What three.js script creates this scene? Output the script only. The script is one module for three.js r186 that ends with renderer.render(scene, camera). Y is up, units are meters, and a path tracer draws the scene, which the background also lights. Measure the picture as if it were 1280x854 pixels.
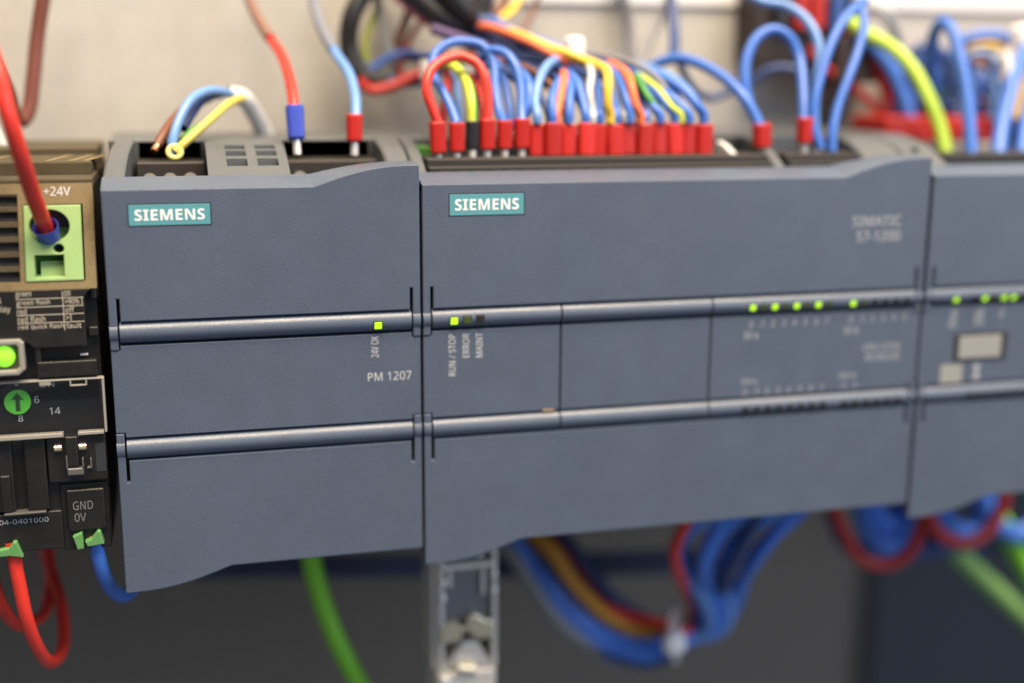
import * as THREE from 'three';
import { mergeGeometries } from 'three/addons/utils/BufferGeometryUtils.js';
import { RoundedBoxGeometry } from 'three/addons/geometries/RoundedBoxGeometry.js';
import { TextGeometry } from 'three/addons/geometries/TextGeometry.js';
import { FontLoader } from 'three/addons/loaders/FontLoader.js';
import { RectAreaLightUniformsLib } from 'three/addons/lights/RectAreaLightUniformsLib.js';

// ------------------------------------------------------------------ camera, light, exposure
// All shapes below are written in millimetres (x along the rail, y up, z out of the wall, module fronts at z = 0) and scaled to metres.
const MM = 0.001;
const scene = new THREE.Scene();
const camera = new THREE.PerspectiveCamera(30.5785, 1280 / 854, 0.02, 20);
camera.position.set(16.192 * MM, 118.257 * MM, 282.073 * MM);
camera.rotation.order = 'YXZ';
camera.rotation.set(-0.214, -0.262, 0.006);
camera.focus = 0.2815;
camera.userData.fStop = 3.3;
scene.add(camera);
scene.background = new THREE.Color(0.16, 0.17, 0.19);          // the dim, unlit rest of the workshop
RectAreaLightUniformsLib.init();
function areaLight(color, intensity, w, h, pos, target) {
  const l = new THREE.RectAreaLight(color, intensity, w, h);
  l.position.set(...pos); l.lookAt(...target); scene.add(l); return l;
}
areaLight(0xffe6c6, 25.5, 1.5, 0.8, [0.25, 1.5, 0.52], [0.1, 0.05, -0.03]);       // ceiling fitting above the bench
areaLight(0xdce8ff, 3.9, 1.4, 1.2, [1.4, 0.7, 1.45], [0.1, 0.05, 0]);        // cool fill light added behind the camera, its source unseen
const renderer = new THREE.WebGLRenderer({ antialias: true });
renderer.toneMapping = THREE.LinearToneMapping;
renderer.toneMappingExposure = 1;
renderer.shadowMap.enabled = true;

// ------------------------------------------------------------------ helpers
let seed = 7;
const rnd = () => { seed = (seed * 1664525 + 1013904223) % 4294967296; return seed / 4294967296; };
const rr = (a, b) => a + (b - a) * rnd();

function noiseTex(n, fn, srgb) {
  const d = new Uint8Array(n * n * 4);
  for (let j = 0; j < n; j++) for (let i = 0; i < n; i++) { const c = fn(i, j); for (let k = 0; k < 3; k++) d[(j * n + i) * 4 + k] = Math.max(0, Math.min(255, c[k])); d[(j * n + i) * 4 + 3] = 255; }
  const t = new THREE.DataTexture(d, n, n); t.wrapS = t.wrapT = THREE.RepeatWrapping; t.magFilter = t.minFilter = THREE.LinearFilter;
  if (srgb) t.colorSpace = THREE.SRGBColorSpace;
  t.needsUpdate = true; return t;
}
function lattice(n, cells) {                                       // tiling smooth value noise, 0..1
  const g = Array.from({ length: cells * cells }, () => rnd());
  return (i, j) => {
    const x = i / n * cells, y = j / n * cells, x0 = Math.floor(x), y0 = Math.floor(y), u = x - x0, v = y - y0, s = u * u * (3 - 2 * u), t = v * v * (3 - 2 * v);
    const q = (a, b) => g[((b + cells) % cells) * cells + (a + cells) % cells];
    return (q(x0, y0) * (1 - s) + q(x0 + 1, y0) * s) * (1 - t) + (q(x0, y0 + 1) * (1 - s) + q(x0 + 1, y0 + 1) * s) * t;
  };
}
const N = 512, n4 = lattice(N, 4), n13 = lattice(N, 13), n110 = lattice(N, 110), n200 = lattice(N, 200);
const specks = new Map();
for (let k = 0; k < 90; k++) { const i = Math.floor(rnd() * N), j = Math.floor(rnd() * N), b = rnd() < .25 ? -rr(20, 50) : rr(12, 60); specks.set(j * N + i, b); specks.set(j * N + (i + 1) % N, b * .6); }
const grainBump = noiseTex(N, (i, j) => { const v = 128 + 70 * (n110(i, j) - .5) + 120 * (n200(i, j) - .5); return [v, v, v]; });
const plasticMap = noiseTex(N, (i, j) => { const v = 232 + 5 * (n4(i, j) - .5) + 8 * (n13(i, j) - .5) + 12 * (n200(i, j) - .5) + (specks.get(j * N + i) || 0); return [v, v, v]; }, true);
const roughTex = noiseTex(N, (i, j) => { const v = 200 + 60 * (n4(i, j) - .5) + 60 * (n13(i, j) - .5) + 30 * (n110(i, j) - .5); return [v, v, v]; });
const dustMap = noiseTex(N, (i, j) => { const a = n4(i, j) * .45 + n13(i, j) * .25 + n200(i, j) * .3, k = a > .5 ? 1 : .72 + .5 * a; const s = rnd() > .985 ? 45 : 0; return [168 * k + 70 * n200(i, j) * .4 + s, 152 * k + 62 * n200(i, j) * .4 + s, 112 * k + 45 * n200(i, j) * .4 + s]; }, true);
const wallMap = noiseTex(N, (i, j) => { const v = 236 + 8 * (n4(i, j) - .5) + 6 * (n13(i, j) - .5) + 4 * (n110(i, j) - .5); return [v, v, v]; }, true);

function M(r, g, b, rough = .5, o = {}) {
  return new THREE.MeshPhysicalMaterial({ color: new THREE.Color().setRGB(r, g, b), roughness: rough, ...o });
}
const mapBig = plasticMap.clone(); mapBig.repeat.set(.29, .29); mapBig.needsUpdate = true;
const roughBig = roughTex.clone(); roughBig.repeat.set(.37, .37); roughBig.needsUpdate = true;
const grain = { bumpMap: grainBump, bumpScale: .00005, map: mapBig, roughnessMap: roughBig };
const m = {
  cover: M(.096, .129, .192, .45, grain),
  light: M(.112, .128, .142, .5, grain),
  inner: M(.02, .024, .032, .7),
  black: M(.013, .013, .014, .5, { bumpMap: grainBump, bumpScale: .00004, roughnessMap: roughTex }),
  blackStrip: M(.022, .02, .018, .55, { bumpMap: grainBump, bumpScale: .00004 }),
  relay: M(.0145, .0142, .014, .5, { bumpMap: grainBump, bumpScale: .00006, map: mapBig, roughnessMap: roughTex }),
  dust: M(.34, .335, .33, .9, { map: dustMap, bumpMap: grainBump, bumpScale: .0001 }),
  dusty: M(.135, .137, .14, .9, { map: dustMap, bumpMap: grainBump, bumpScale: .0001 }),
  teal: M(.085, .3, .36, .5),
  white: M(.82, .83, .84, .5),
  print: M(.47, .5, .53, .6),
  printDim: M(.36, .39, .43, .6),
  printCream: M(.5, .47, .38, .6),
  printDark: M(.16, .16, .16, .6),
  green: M(.27, .45, .17, .5, { map: plasticMap }),
  greenDark: M(.08, .24, .06, .5),
  greenClip: M(.1, .27, .09, .5),
  dial: M(.1, .52, .05, .45),
  dialArrow: M(.01, .06, .01, .6),
  ledOn: M(.3, .5, .02, .4, { emissive: new THREE.Color().setRGB(.5, 1, .02), emissiveIntensity: .95 }),
  ledGlow: M(.3, .6, .05, .3, { emissive: new THREE.Color().setRGB(.26, .95, .03), emissiveIntensity: .75 }),
  ledDim: M(.06, .085, .015, .45),
  ledOff: M(.014, .015, .017, .5),
  blueLow: M(.06, .2, .72, .45),
  blueFaint: M(.022, .035, .085, .6),
  grey2: M(.17, .18, .21, .5),
  collar2: M(.36, .007, .003, .5),
  collar3: M(.47, .012, .005, .5),
  clear: M(1, 1, 1, .04, { transmission: 1, thickness: 0, ior: 1.45 }),
  rim: M(.5, .49, .45, .22, { transmission: .45, thickness: 0 }),
  metal: M(.92, .91, .88, .25, { metalness: .5, roughnessMap: roughTex }),
  metalDull: M(.75, .74, .7, .38, { metalness: .35, roughnessMap: roughTex }),
  darkSteel: M(.05, .05, .052, .45, { metalness: .6 }),
  gold: M(.95, .85, .62, .24, { metalness: .8 }),
  copper: M(.75, .38, .2, .35, { metalness: 1 }),
  cardLabel: M(.27, .28, .275, .7),
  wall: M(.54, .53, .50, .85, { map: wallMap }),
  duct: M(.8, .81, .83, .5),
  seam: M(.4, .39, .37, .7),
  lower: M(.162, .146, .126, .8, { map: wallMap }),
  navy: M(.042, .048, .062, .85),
  red: M(.62, .038, .025, .34, { roughnessMap: roughTex }),
  redDark: M(.4, .02, .018, .45),
  redBrown: M(.16, .05, .035, .5),
  blue: M(.045, .15, .55, .5, { roughnessMap: roughTex }),
  blueLight: M(.13, .28, .62, .5, { roughnessMap: roughTex }),
  blueDark: M(.02, .05, .17, .45),
  yellow: M(.78, .52, .04, .45),
  orange: M(.78, .17, .055, .45),
  lime: M(.52, .62, .05, .45),
  limeCable: M(.36, .56, .05, .45),
  greenCable: M(.2, .58, .025, .4),
  paleGreen: M(.2, .4, .11, .5),
  stripe: M(.04, .26, .03, .45),
  grey: M(.33, .36, .38, .5),
  greyLight: M(.55, .58, .6, .5),
  brown: M(.15, .055, .03, .5),
  wireBlack: M(.014, .014, .016, .45),
  collar: M(.42, .008, .003, .5),
  collarBlue: M(.03, .06, .42, .4),
  collarBlack: M(.012, .012, .014, .4),
  redBlock: M(.4, .016, .009, .55),
  blueBlock: M(.03, .085, .3, .5),
  brownBlock: M(.022, .014, .013, .6),
};

const used = new Map();
function numbered(name) { const k = used.get(name) || 0; used.set(name, k + 1); return k ? `${name}_${String(k).padStart(3, '0')}` : name; }
function prep(list) {                                              // list of geometries in mm -> one geometry in mm with box uv (1 = 20 mm)
  const out = [].concat(list).map((g0) => { const g = g0.index ? g0.toNonIndexed() : g0.clone(); for (const k of Object.keys(g.attributes)) if (k !== 'position' && k !== 'normal') g.deleteAttribute(k); if (!g.attributes.normal) g.computeVertexNormals(); g.morphAttributes = {}; return g; });
  const g = out.length > 1 ? mergeGeometries(out) : out[0], p = g.attributes.position, n = g.attributes.normal, uv = new Float32Array(p.count * 2);
  for (let i = 0; i < p.count; i += 3) {
    const ax = Math.abs(n.getX(i) + n.getX(i + 1) + n.getX(i + 2)), ay = Math.abs(n.getY(i) + n.getY(i + 1) + n.getY(i + 2)), az = Math.abs(n.getZ(i) + n.getZ(i + 1) + n.getZ(i + 2));
    for (let k = i; k < i + 3; k++) {
      const x = p.getX(k), y = p.getY(k), z = p.getZ(k), q = az >= ax && az >= ay ? [x, y] : ay >= ax ? [x, z] : [z, y];
      uv[2 * k] = q[0] / 20; uv[2 * k + 1] = q[1] / 20;
    }
  }
  g.setAttribute('uv', new THREE.BufferAttribute(uv, 2)); return g;
}
function raw(name, geometry, material) {                            // geometry already in metres
  const o = new THREE.Mesh(geometry, material); o.name = name; o.castShadow = o.receiveShadow = true; return o;
}
function thing(name, label, category, base, group) {
  const o = new THREE.Group(); o.name = numbered(name); o.position.set(base[0] * MM, base[1] * MM, base[2] * MM); scene.add(o);
  o.userData = { label, category }; o.userData.base = base; if (group) o.userData.group = group; return o;
}
function part(t, name, list, material, label) {                     // a part of a thing (or a sub-part of a part), shaped in world mm
  const top = t.userData.base ? t : t.parent, b = top.userData.base;
  const o = raw(name, prep(list).translate(-b[0], -b[1], -b[2]).scale(MM, MM, MM), material);
  if (label) o.userData.label = label; t.add(o); return o;
}
function setting(name, list, material) { const o = raw(numbered(name), prep(list).scale(MM, MM, MM), material); o.userData.kind = 'structure'; scene.add(o); return o; }
const box = (x0, x1, y0, y1, z0, z1, r = .25) => {
  const w = x1 - x0, h = y1 - y0, d = z1 - z0, q = Math.min(r, w / 2.2, h / 2.2, d / 2.2);
  return (q > 0 ? new RoundedBoxGeometry(w, h, d, 2, q) : new THREE.BoxGeometry(w, h, d)).translate((x0 + x1) / 2, (y0 + y1) / 2, (z0 + z1) / 2);
};
const rod = (x0, x1, y, z, r, seg = 32) => new THREE.CylinderGeometry(r, r, x1 - x0, seg).rotateZ(Math.PI / 2).translate((x0 + x1) / 2, y, z);
function plate(points, z0, z1, bevel = .25, holes = []) {           // outline of [x, y] or THREE.Shape, front face at z1
  const s = points.isShape ? points : new THREE.Shape(points.map((p) => new THREE.Vector2(p[0], p[1])));
  for (const h of holes) s.holes.push(!Array.isArray(h) ? h : new THREE.Path(h.map((p) => new THREE.Vector2(p[0], p[1]))));
  const g = new THREE.ExtrudeGeometry(s, { depth: z1 - z0 - 2 * bevel, bevelEnabled: bevel > 0, bevelThickness: bevel, bevelSize: bevel, bevelOffset: -bevel, bevelSegments: 2, curveSegments: 24 });
  return g.translate(0, 0, z0 + bevel);
}
function ribbon(sections) {                                         // loft through closed sections (same count of [x, y, z] points), capped
  const pos = [], tri = (a, b, c) => pos.push(...a, ...b, ...c), n = sections[0].length;
  for (let k = 0; k + 1 < sections.length; k++) for (let i = 0; i < n; i++) { const a = sections[k][i], b = sections[k][(i + 1) % n], c = sections[k + 1][(i + 1) % n], d = sections[k + 1][i]; tri(a, b, c); tri(a, c, d); }
  for (const [s, f] of [[sections[0], 1], [sections[sections.length - 1], 0]]) for (let i = 1; i + 1 < n; i++) f ? tri(s[0], s[i + 1], s[i]) : tri(s[0], s[i], s[i + 1]);
  const g = new THREE.BufferGeometry(); g.setAttribute('position', new THREE.Float32BufferAttribute(pos, 3)); g.computeVertexNormals(); return g;
}
const loader = new FontLoader();
const sans = await loader.loadAsync('fonts/droid/droid_sans_regular.typeface.json'), bold = await loader.loadAsync('fonts/droid/droid_sans_bold.typeface.json');
function text(str, font, box2, z, turn = 0, thick = .05) {          // lettering stretched to box2 = [x0, y0, x1, y1]; turn = 1 reads upwards
  const g = new TextGeometry(str, { font, size: 10, depth: 1, curveSegments: 4, bevelEnabled: false });
  if (turn) g.rotateZ(Math.PI / 2);
  g.computeBoundingBox(); const b = g.boundingBox, [x0, y0, x1, y1] = box2, sx = (x1 - x0) / (b.max.x - b.min.x), sy = (y1 - y0) / (b.max.y - b.min.y);
  return g.translate(-b.min.x, -b.min.y, 0).scale(sx, sy, thick).translate(x0, y0, z);
}
const V = (p) => new THREE.Vector3(...p);
const curveOf = (pts) => new THREE.CatmullRomCurve3(pts.map(V), false, 'centripetal');
const tube = (pts, r, seg) => new THREE.TubeGeometry(curveOf(pts), seg || Math.max(24, pts.length * 9), r, 12, false);

// ------------------------------------------------------------------ the setting
setting('backboard', [box(-420, 700, -2, 620, -95, -88, .5)], m.wall);
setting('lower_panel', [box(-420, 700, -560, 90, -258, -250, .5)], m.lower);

// ------------------------------------------------------------------ controller modules
const H = 97.06, YB = 92.57, YA = 4.2, RT = 60.95, RB = 34.3, RR = 2.42;
const LED_W = 1.75;
const sCurve = (t) => { const u = 1 - t; return [3 * u * u * t * .22 + 3 * u * t * t * .55 + t * t * t, 3 * u * u * t * .34 + 3 * u * t * t * .98 + t * t * t]; };
function topProfile(x0, x1, w = 24) {                               // front top edge from left to right, low then rising to the tab
  const p = [[x0, YB]]; for (let i = 0; i <= 14; i++) { const [a, b] = sCurve(i / 14); p.push([x1 - w + a * (w - 3), YB + b * (H - YB)]); } p.push([x1, H]); return p;
}
function coverShape(x0, x1, up) {
  const aw = 1.75, sw = .7, y0 = 63.6, arm = 57.2, slot = 68.7;
  const pts = [[x0, arm], [x0 + aw, arm], [x0 + aw, slot], [x0 + aw + sw, slot], [x0 + aw + sw, y0], [x1 - aw - sw, y0], [x1 - aw - sw, slot], [x1 - aw, slot], [x1 - aw, arm], [x1, arm], ...topProfile(x0, x1).reverse()];
  return up ? pts : pts.map(([x, y]) => [x0 + x1 - x, RB + RT - y + (y > 90 ? 1.85 : y > 63 && y < 70 ? .1 : 0)]);
}
function shelf(x0, x1) {                                            // the sloping ledge behind the front top edge
  const p = topProfile(x0, x1), secs = p.map(([x, y], i) => { const k = (y - YB) / (H - YB), yb = y + 2.0 - 1.75 * k; return [[x, y - .28, -.12], [x, y - .02, -.34], [x, (y + yb) / 2 + .25, -5], [x, yb, -9.5], [x, yb - 2, -9.5], [x, y - 2.2, -1.5]]; });
  return ribbon(secs);
}
function cheek(x0, x1, xb0, xb1) {                                  // curved housing cheek beside the terminals, outer left/right x in front and at the back
  const prof = [[-9.6, 94.4], [-11.5, 95.3], [-14, 96.5], [-18, 98.2], [-22, 99.4], [-28, 100.6], [-34, 101.3], [-75, 101.3]];
  return ribbon(prof.map(([z, y], i) => { const k = Math.min(1, (-z - 9.6) / 24), a = x0 + (xb0 - x0) * k, b = x1 + (xb1 - x1) * k; return [[a, 60, z], [b, 60, z], [b, y - .3, z], [b - .3, y, z], [a + .5, y, z], [a, y - .5, z]].reverse(); }));
}
function moduleBase(name, label, x0, x1, back = 101.2) {
  const t = thing(name, label, 'module', [(x0 + x1) / 2, 0, -75], undefined);
  const a = x0 + .32, b = x1 - .32;
  part(t, 'housing', [box(a + .3, b - .3, YA + 2, 88, -75, -6, .3), box(a + .3, b - .3, 80, back, -75, -38, .5)], m.light);
  part(t, 'inner_frame', [box(a + .15, b - .15, 6, 90.5, -5.8, -4.4, .1)], m.inner);
  part(t, 'top_cover', [plate(coverShape(a, b, true), -2, 0), shelf(a, b), rod(a, a + 1.72, RT, -2.1, 2.62), rod(b - 1.72, b, RT, -2.1, 2.62), box(a, a + 1, 64, YB - .8, -9, -1.2, .1), box(b - 1, b, 64, H - 1.2, -9, -1.2, .1)], m.cover);
  part(t, 'bottom_cover', [plate(coverShape(a, b, false), -2, 0), rod(a, a + 1.72, RB, -2.1, 2.62), rod(b - 1.72, b, RB, -2.1, 2.62), box(a, a + 1, 2, 30, -9, -1.2, .1), box(b - 1, b, 6, 30, -9, -1.2, .1), box(a + 1, b - 1, 4.6, 6, -9, -1.2, .1)], m.cover);
  return t;
}
function strip(t, name, x0, x1, notchL, notchR) {                    // middle panel with the round rods above and below
  const y0 = 37.1, y1 = 58.15, n = 2.05, h = 1.15;
  const pts = [[x0 + (notchL ? n : 0), y0], [x1 - (notchR ? n : 0), y0]];
  if (notchR) pts.push([x1 - n, y0 + h], [x1, y0 + h]);
  if (notchR) pts.push([x1, y1 - h], [x1 - n, y1 - h]);
  pts.push([x1 - (notchR ? n : 0), y1], [x0 + (notchL ? n : 0), y1]);
  if (notchL) pts.push([x0 + n, y1 - h], [x0, y1 - h], [x0, y0 + h], [x0 + n, y0 + h]);
  const o = part(t, name, [plate(pts, -3, -.25, .15)], m.cover);
  const a = x0 + (notchL ? n + .1 : 0), b = x1 - (notchR ? n + .1 : 0);
  part(t, 'hinge_rod', [rod(a, b, RT, -1.75, RR, 40)], m.cover);
  part(t, 'hinge_rod', [rod(a, b, RB, -1.75, RR, 40)], m.cover);
  return o;
}
const ledBox = new RoundedBoxGeometry(LED_W * MM, LED_W * MM, .5 * MM, 1, .12 * MM), ledWell = new THREE.BoxGeometry((LED_W + .35) * MM, (LED_W + .35) * MM, .4 * MM);
const smallLed = new RoundedBoxGeometry(1.65 * MM, 1.65 * MM, .5 * MM, 1, .3 * MM), smallWell = new THREE.BoxGeometry(1.85 * MM, 1.85 * MM, .4 * MM);
function led(t, x, y, mat, label, small) {                           // sits on the rod's front
  const b = t.userData.base, ry = (y > 48 ? RT : RB), dy = y - ry, z = -1.75 + Math.sqrt(RR * RR - dy * dy), tilt = -Math.asin(dy / RR);
  const w = raw('led_window', small ? smallWell : ledWell, m.inner); w.position.set((x - b[0]) * MM, (y - b[1]) * MM, (z - .12 - b[2]) * MM); w.rotation.x = tilt; t.add(w);
  const o = raw('indicator_led', small ? smallLed : ledBox, mat); o.position.set(0, 0, .03 * MM); w.add(o);
  if (label) w.userData.label = label;
}
function badge(t, x0, y0, x1, y1) {
  const c = part(t, 'name_plate', [box(x0, x1, y0, y1, -.4, .06, .05)], m.teal);
  part(t, 'plate_recess', [box(x0 - .28, x1 + .28, y0 - .28, y1 + .28, -.5, .02, 0)], m.inner);
  const w = x1 - x0, h = y1 - y0;
  part(c, 'lettering', [text('SIEMENS', bold, [x0 + w * .07, y0 + h * .23, x1 - w * .07, y1 - h * .23], .06, 0, .06)], m.white);
}

// power supply
const ps = moduleBase('power_supply_module', 'narrow grey power supply with PM 1207 lettering at the left of the grey modules', 0, 70);
strip(ps, 'middle_panel', .35, 69.65, true, true);
badge(ps, 5.8, 84.75, 23.0, 89.25);
led(ps, 59.6, 60.35, m.ledOn, 'lit green supply indicator');
part(ps, 'lettering', [text('PM 1207', sans, [57.1, 46.9, 67.4, 48.95], -.25)], m.print);
part(ps, 'lettering', [text('24V OK', sans, [58.0, 52.6, 59.75, 57.7], -.25, 1)], m.print);
part(ps, 'side_cheek', [cheek(.3, 5.0, 2.4, 6.8)], m.light);
part(ps, 'side_cheek', [cheek(64.4, 69.8, 64.6, 70.4)], m.light);
{ // curved ventilation bridge with two columns of three slots
  const prof = [[-9.6, 94.2], [-14, 96.3], [-18.2, 97.7], [-19.6, 98.2], [-23, 99.2], [-24.4, 99.5], [-28, 100.2], [-29.5, 100.5], [-34, 101.1], [-38, 101.2]], g = [];
  const sec = (x0, x1, a, b) => ribbon(prof.slice(a, b + 1).map(([z, y]) => [[x0, y - 2.2, z], [x1, y - 2.2, z], [x1, y, z], [x0, y, z]].reverse()));
  for (const [x0, x1] of [[23.2, 27.6], [32.3, 34.6], [39.4, 41.6]]) g.push(sec(x0, x1, 0, 9));
  for (const [x0, x1] of [[27.6, 32.3], [34.6, 39.4]]) { g.push(sec(x0, x1, 0, 1)); g.push(sec(x0, x1, 2, 3)); g.push(sec(x0, x1, 4, 5)); g.push(sec(x0, x1, 6, 9)); }
  part(ps, 'vent_bridge', g, m.light);
  part(ps, 'vent_louvre', [box(27.2, 32.6, 84, 95.2, -16.4, -15.8, .1), box(34.2, 39.8, 84, 95.2, -16.4, -15.8, .1), box(27.2, 39.8, 80, 90, -36, -10, .2)], m.inner);
}
for (const [x0, x1, k] of [[7.2, 22.9, 0], [42.0, 64.2, 1]]) {
  const ts = part(ps, 'terminal_block', [box(x0, x1, 84, 96.6, -38, -25, .5), box(x0, x1, 84, 91, -25, -11, .3), box(x0, x1, 96, 100.9, -44, -38, .4)], m.blackStrip);
  for (let i = 0; i < 3; i++) { const cx = x0 + 3 + i * (k ? 6.2 : 4.6); part(ts, 'terminal_screw', [new THREE.CylinderGeometry(1.5, 1.5, 1.2, 20).rotateX(Math.PI / 2 - .5).translate(cx, 92.6, -23.6)], m.darkSteel); }
}

// controller
const cpu = moduleBase('controller_module', 'wide grey controller with RUN / STOP indicators and a row of red ferrules on top', 70, 202.7);
strip(cpu, 'middle_panel', 70.35, 103.9, true, false);
strip(cpu, 'blank_panel', 104.35, 143.1, false, false);
strip(cpu, 'middle_panel', 143.55, 202.35, false, true);
badge(cpu, 76.75, 85.3, 94.5, 90.15);
led(cpu, 77.6, 60.6, m.ledOn, 'lit green run indicator');
led(cpu, 80.75, 60.7, m.ledDim, 'unlit olive error indicator');
led(cpu, 83.9, 60.75, m.ledOff, 'unlit grey maintenance indicator');
part(cpu, 'lettering', [text('RUN / STOP', sans, [76.4, 47.1, 78.1, 57.2], -.25, 1)], m.print);
part(cpu, 'lettering', [text('ERROR', sans, [79.75, 51.4, 81.4, 57.25], -.25, 1)], m.print);
part(cpu, 'lettering', [text('MAINT', sans, [83.0, 51.3, 84.65, 57.3], -.25, 1)], m.print);
part(cpu, 'lettering', [text('SIMATIC', sans, [180.8, 80.0, 194.6, 82.6], 0)], m.printDim);
part(cpu, 'lettering', [text('S7-1200', sans, [182.2, 76.2, 194.6, 78.8], 0)], m.printDim);
part(cpu, 'lettering', [text('CPU 1215C', sans, [186.4, 47.4, 197.4, 49.2], -.25), text('DC/DC/DC', sans, [187.2, 44.8, 197.4, 46.6], -.25)], m.printDim);
part(cpu, 'scuff', [text('-', bold, [99.8, 36.95, 102.6, 37.3], -.24)], M(.5, .36, .18, .7));
const litIn = [1, 0, 1, 0, 1, 0, 1, 0];
for (let i = 0; i < 8; i++) {
  const x = 154.1 + i * 3.02;
  led(cpu, x, 60.45, litIn[i] ? m.ledOn : m.ledDim, litIn[i] ? 'lit green input indicator' : 'unlit olive input indicator', true);
  led(cpu, 153.4 + i * 3.1, 33.9, m.ledOff, undefined, true);
  part(cpu, 'lettering', [text('.' + i, sans, [x - .7, 55.2, x + .6, 56.9], -.25), text('.' + i, sans, [153.2 + i * 3.1 - .7, 37.6, 153.2 + i * 3.1 + .6, 39.2], -.25)], m.printDim);
}
for (let i = 0; i < 6; i++) {
  const x = 182.1 + i * 3.1;
  led(cpu, x, 60.4, i === 0 ? m.ledOn : i === 1 ? m.ledDim : m.ledOff, i === 0 ? 'lit green input indicator' : undefined, true);
  led(cpu, 181.4 + i * 3.1, 33.8, m.ledOff, undefined, true);
  part(cpu, 'lettering', [text('.' + i, sans, [x - .7, 55.2, x + .6, 56.9], -.25)], m.printDim);
  if (i < 2) part(cpu, 'lettering', [text('.' + i, sans, [181.2 + i * 3.1 - .7, 37.6, 181.2 + i * 3.1 + .6, 39.2], -.25)], m.printDim);
}
part(cpu, 'lettering', [text('DI a', sans, [152.6, 52.3, 156.2, 54.1], -.25), text('DI b', sans, [180.6, 52.3, 184.4, 54.1], -.25), text('DQ a', sans, [152.4, 40.2, 156.4, 42], -.25), text('DQ b', sans, [180.0, 40.2, 184.6, 42], -.25)], m.printDim);
part(cpu, 'side_cheek', [cheek(70.3, 73.4, 71.0, 74.0)], m.light);
part(cpu, 'side_cheek', [cheek(163.6, 166.4, 165.4, 168.2)], m.light);
part(cpu, 'side_cheek', [cheek(190.2, 202.3, 193.2, 203.0)], m.light);
{
  const s1 = part(cpu, 'terminal_strip', [box(74.2, 163.2, 84, 97.4, -25, -14, .4), box(74.2, 163.2, 84, 95.6, -14, -11, .3), box(74.2, 163.2, 84, 95, -38, -25, .3)], m.blackStrip);
  for (let i = 0; i < 20; i++) part(s1, 'terminal_opening', [box(77 + i * 4.1, 79.6 + i * 4.1, 91.5, 94.6, -11.4, -10.9, .1)], m.black);
  part(cpu, 'terminal_strip', [box(168.4, 189.6, 84, 97.4, -25, -14, .4), box(168.4, 189.6, 84, 95.6, -14, -11, .3), box(168.4, 189.6, 84, 95, -38, -25, .3)], m.blackStrip);
  part(cpu, 'release_lever', [ribbon([[155.1, 100.3, -26.0], [155.4, 99.3, -22.0], [155.2, 97.6, -17.0]].map(([x, y, z]) => [[x - .8, y - 2, z], [x + .8, y - 2, z], [x + .8, y, z], [x - .8, y, z]].reverse()))], m.greyLight);
  part(cpu, 'connector', [box(74.6, 78, 96, 99.4, -36, -27, .3)], M(.05, .2, .03, .5), 'small green connector in the recess');
}

// signal module
const sm = moduleBase('signal_module', 'grey input output module cut off by the right edge of the picture', 203.0, 273.0, 95);
strip(sm, 'middle_panel', 203.05, 272.35, true, true);
for (let i = 0; i < 12; i++) {
  const x = 212.3 + i * 2.9;
  if (i !== 1) led(sm, x, 60.1, [0, 3, 5, 6].includes(i) ? m.ledOn : i > 3 ? m.ledDim : m.ledOff, [0, 3, 5, 6].includes(i) ? 'lit green channel indicator' : undefined, true);
  if (i > 1) led(sm, 213 + i * 2.9, 33.7, m.ledOff, undefined, true);
}
part(sm, 'card_window', [plate([[213.2, 43.2], [229.4, 43.2], [229.4, 50.8], [213.2, 50.8]], -.6, .0, .1)], m.inner);
part(sm, 'card_label', [box(214.6, 227.4, 43.9, 49.9, -.3, .25, .1)], m.cardLabel);
part(sm, 'printed_square', [box(209.8, 216.4, 37.3, 42.4, -.4, -.18, 0)], m.cardLabel);
part(sm, 'lettering', [text('DIa', sans, [211.2, 52.6, 213.4, 57], -.25, 1), text('DIb', sans, [218.8, 53, 221.6, 57], -.25, 1), text('.0', sans, [226, 54.6, 227.6, 57], -.25), text('I', bold, [219.6, 38, 222, 42], -.25)], m.printDim);
part(sm, 'side_cheek', [cheek(203.1, 213.6, 203.8, 214.2)], m.light);
{
  const s = part(sm, 'terminal_strip', [box(214.6, 268, 84, 97, -26, -13, .4), box(214.6, 268, 84, 95, -38, -26, .3)], m.blackStrip);
  for (let i = 0; i < 8; i++) part(s, 'terminal_opening', [box(217 + i * 5, 220 + i * 5, 92, 95.4, -13.2, -12.8, .1)], m.black);
}
part(sm, 'release_hole', [new THREE.CylinderGeometry(1.1, 1.1, .4, 20).translate(208, 98.2, -17)], m.inner);

// ------------------------------------------------------------------ fuse module at the left edge
const fz = thing('fuse_module', 'black fuse module with dusty top, green terminal and lit green button at the left edge', 'module', [-14, 0, -75]);
const E = -1.1;                                                      // right edge
part(fz, 'body', [box(-60, E - .9, 12, 70, -75, -3.2, .4), box(-60, E - .5, 60, 93, -75, -9, .4)], m.relay);
part(fz, 'dusty_top', [box(-60, E - .6, 91, 94.6, -75, -7.2, .5), box(-60, E - 1.2, 92, 97.6, -75, -17, .5), box(-60, E - 1, 92, 99.2, -75, -40, .4)], m.dusty);
for (const x of [-12.5, -7.5, -4.4, -26]) part(fz, 'wiped_streak', [ribbon([[[x, 97.62, -18], [x + 1.5, 97.62, -18], [x + 1.5, 97.68, -18], [x, 97.68, -18]].reverse(), [[x + 3.4, 97.62, -39], [x + 5.4, 97.62, -39], [x + 5.4, 97.68, -39], [x + 3.4, 97.68, -39]].reverse()])], m.dust);
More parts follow.
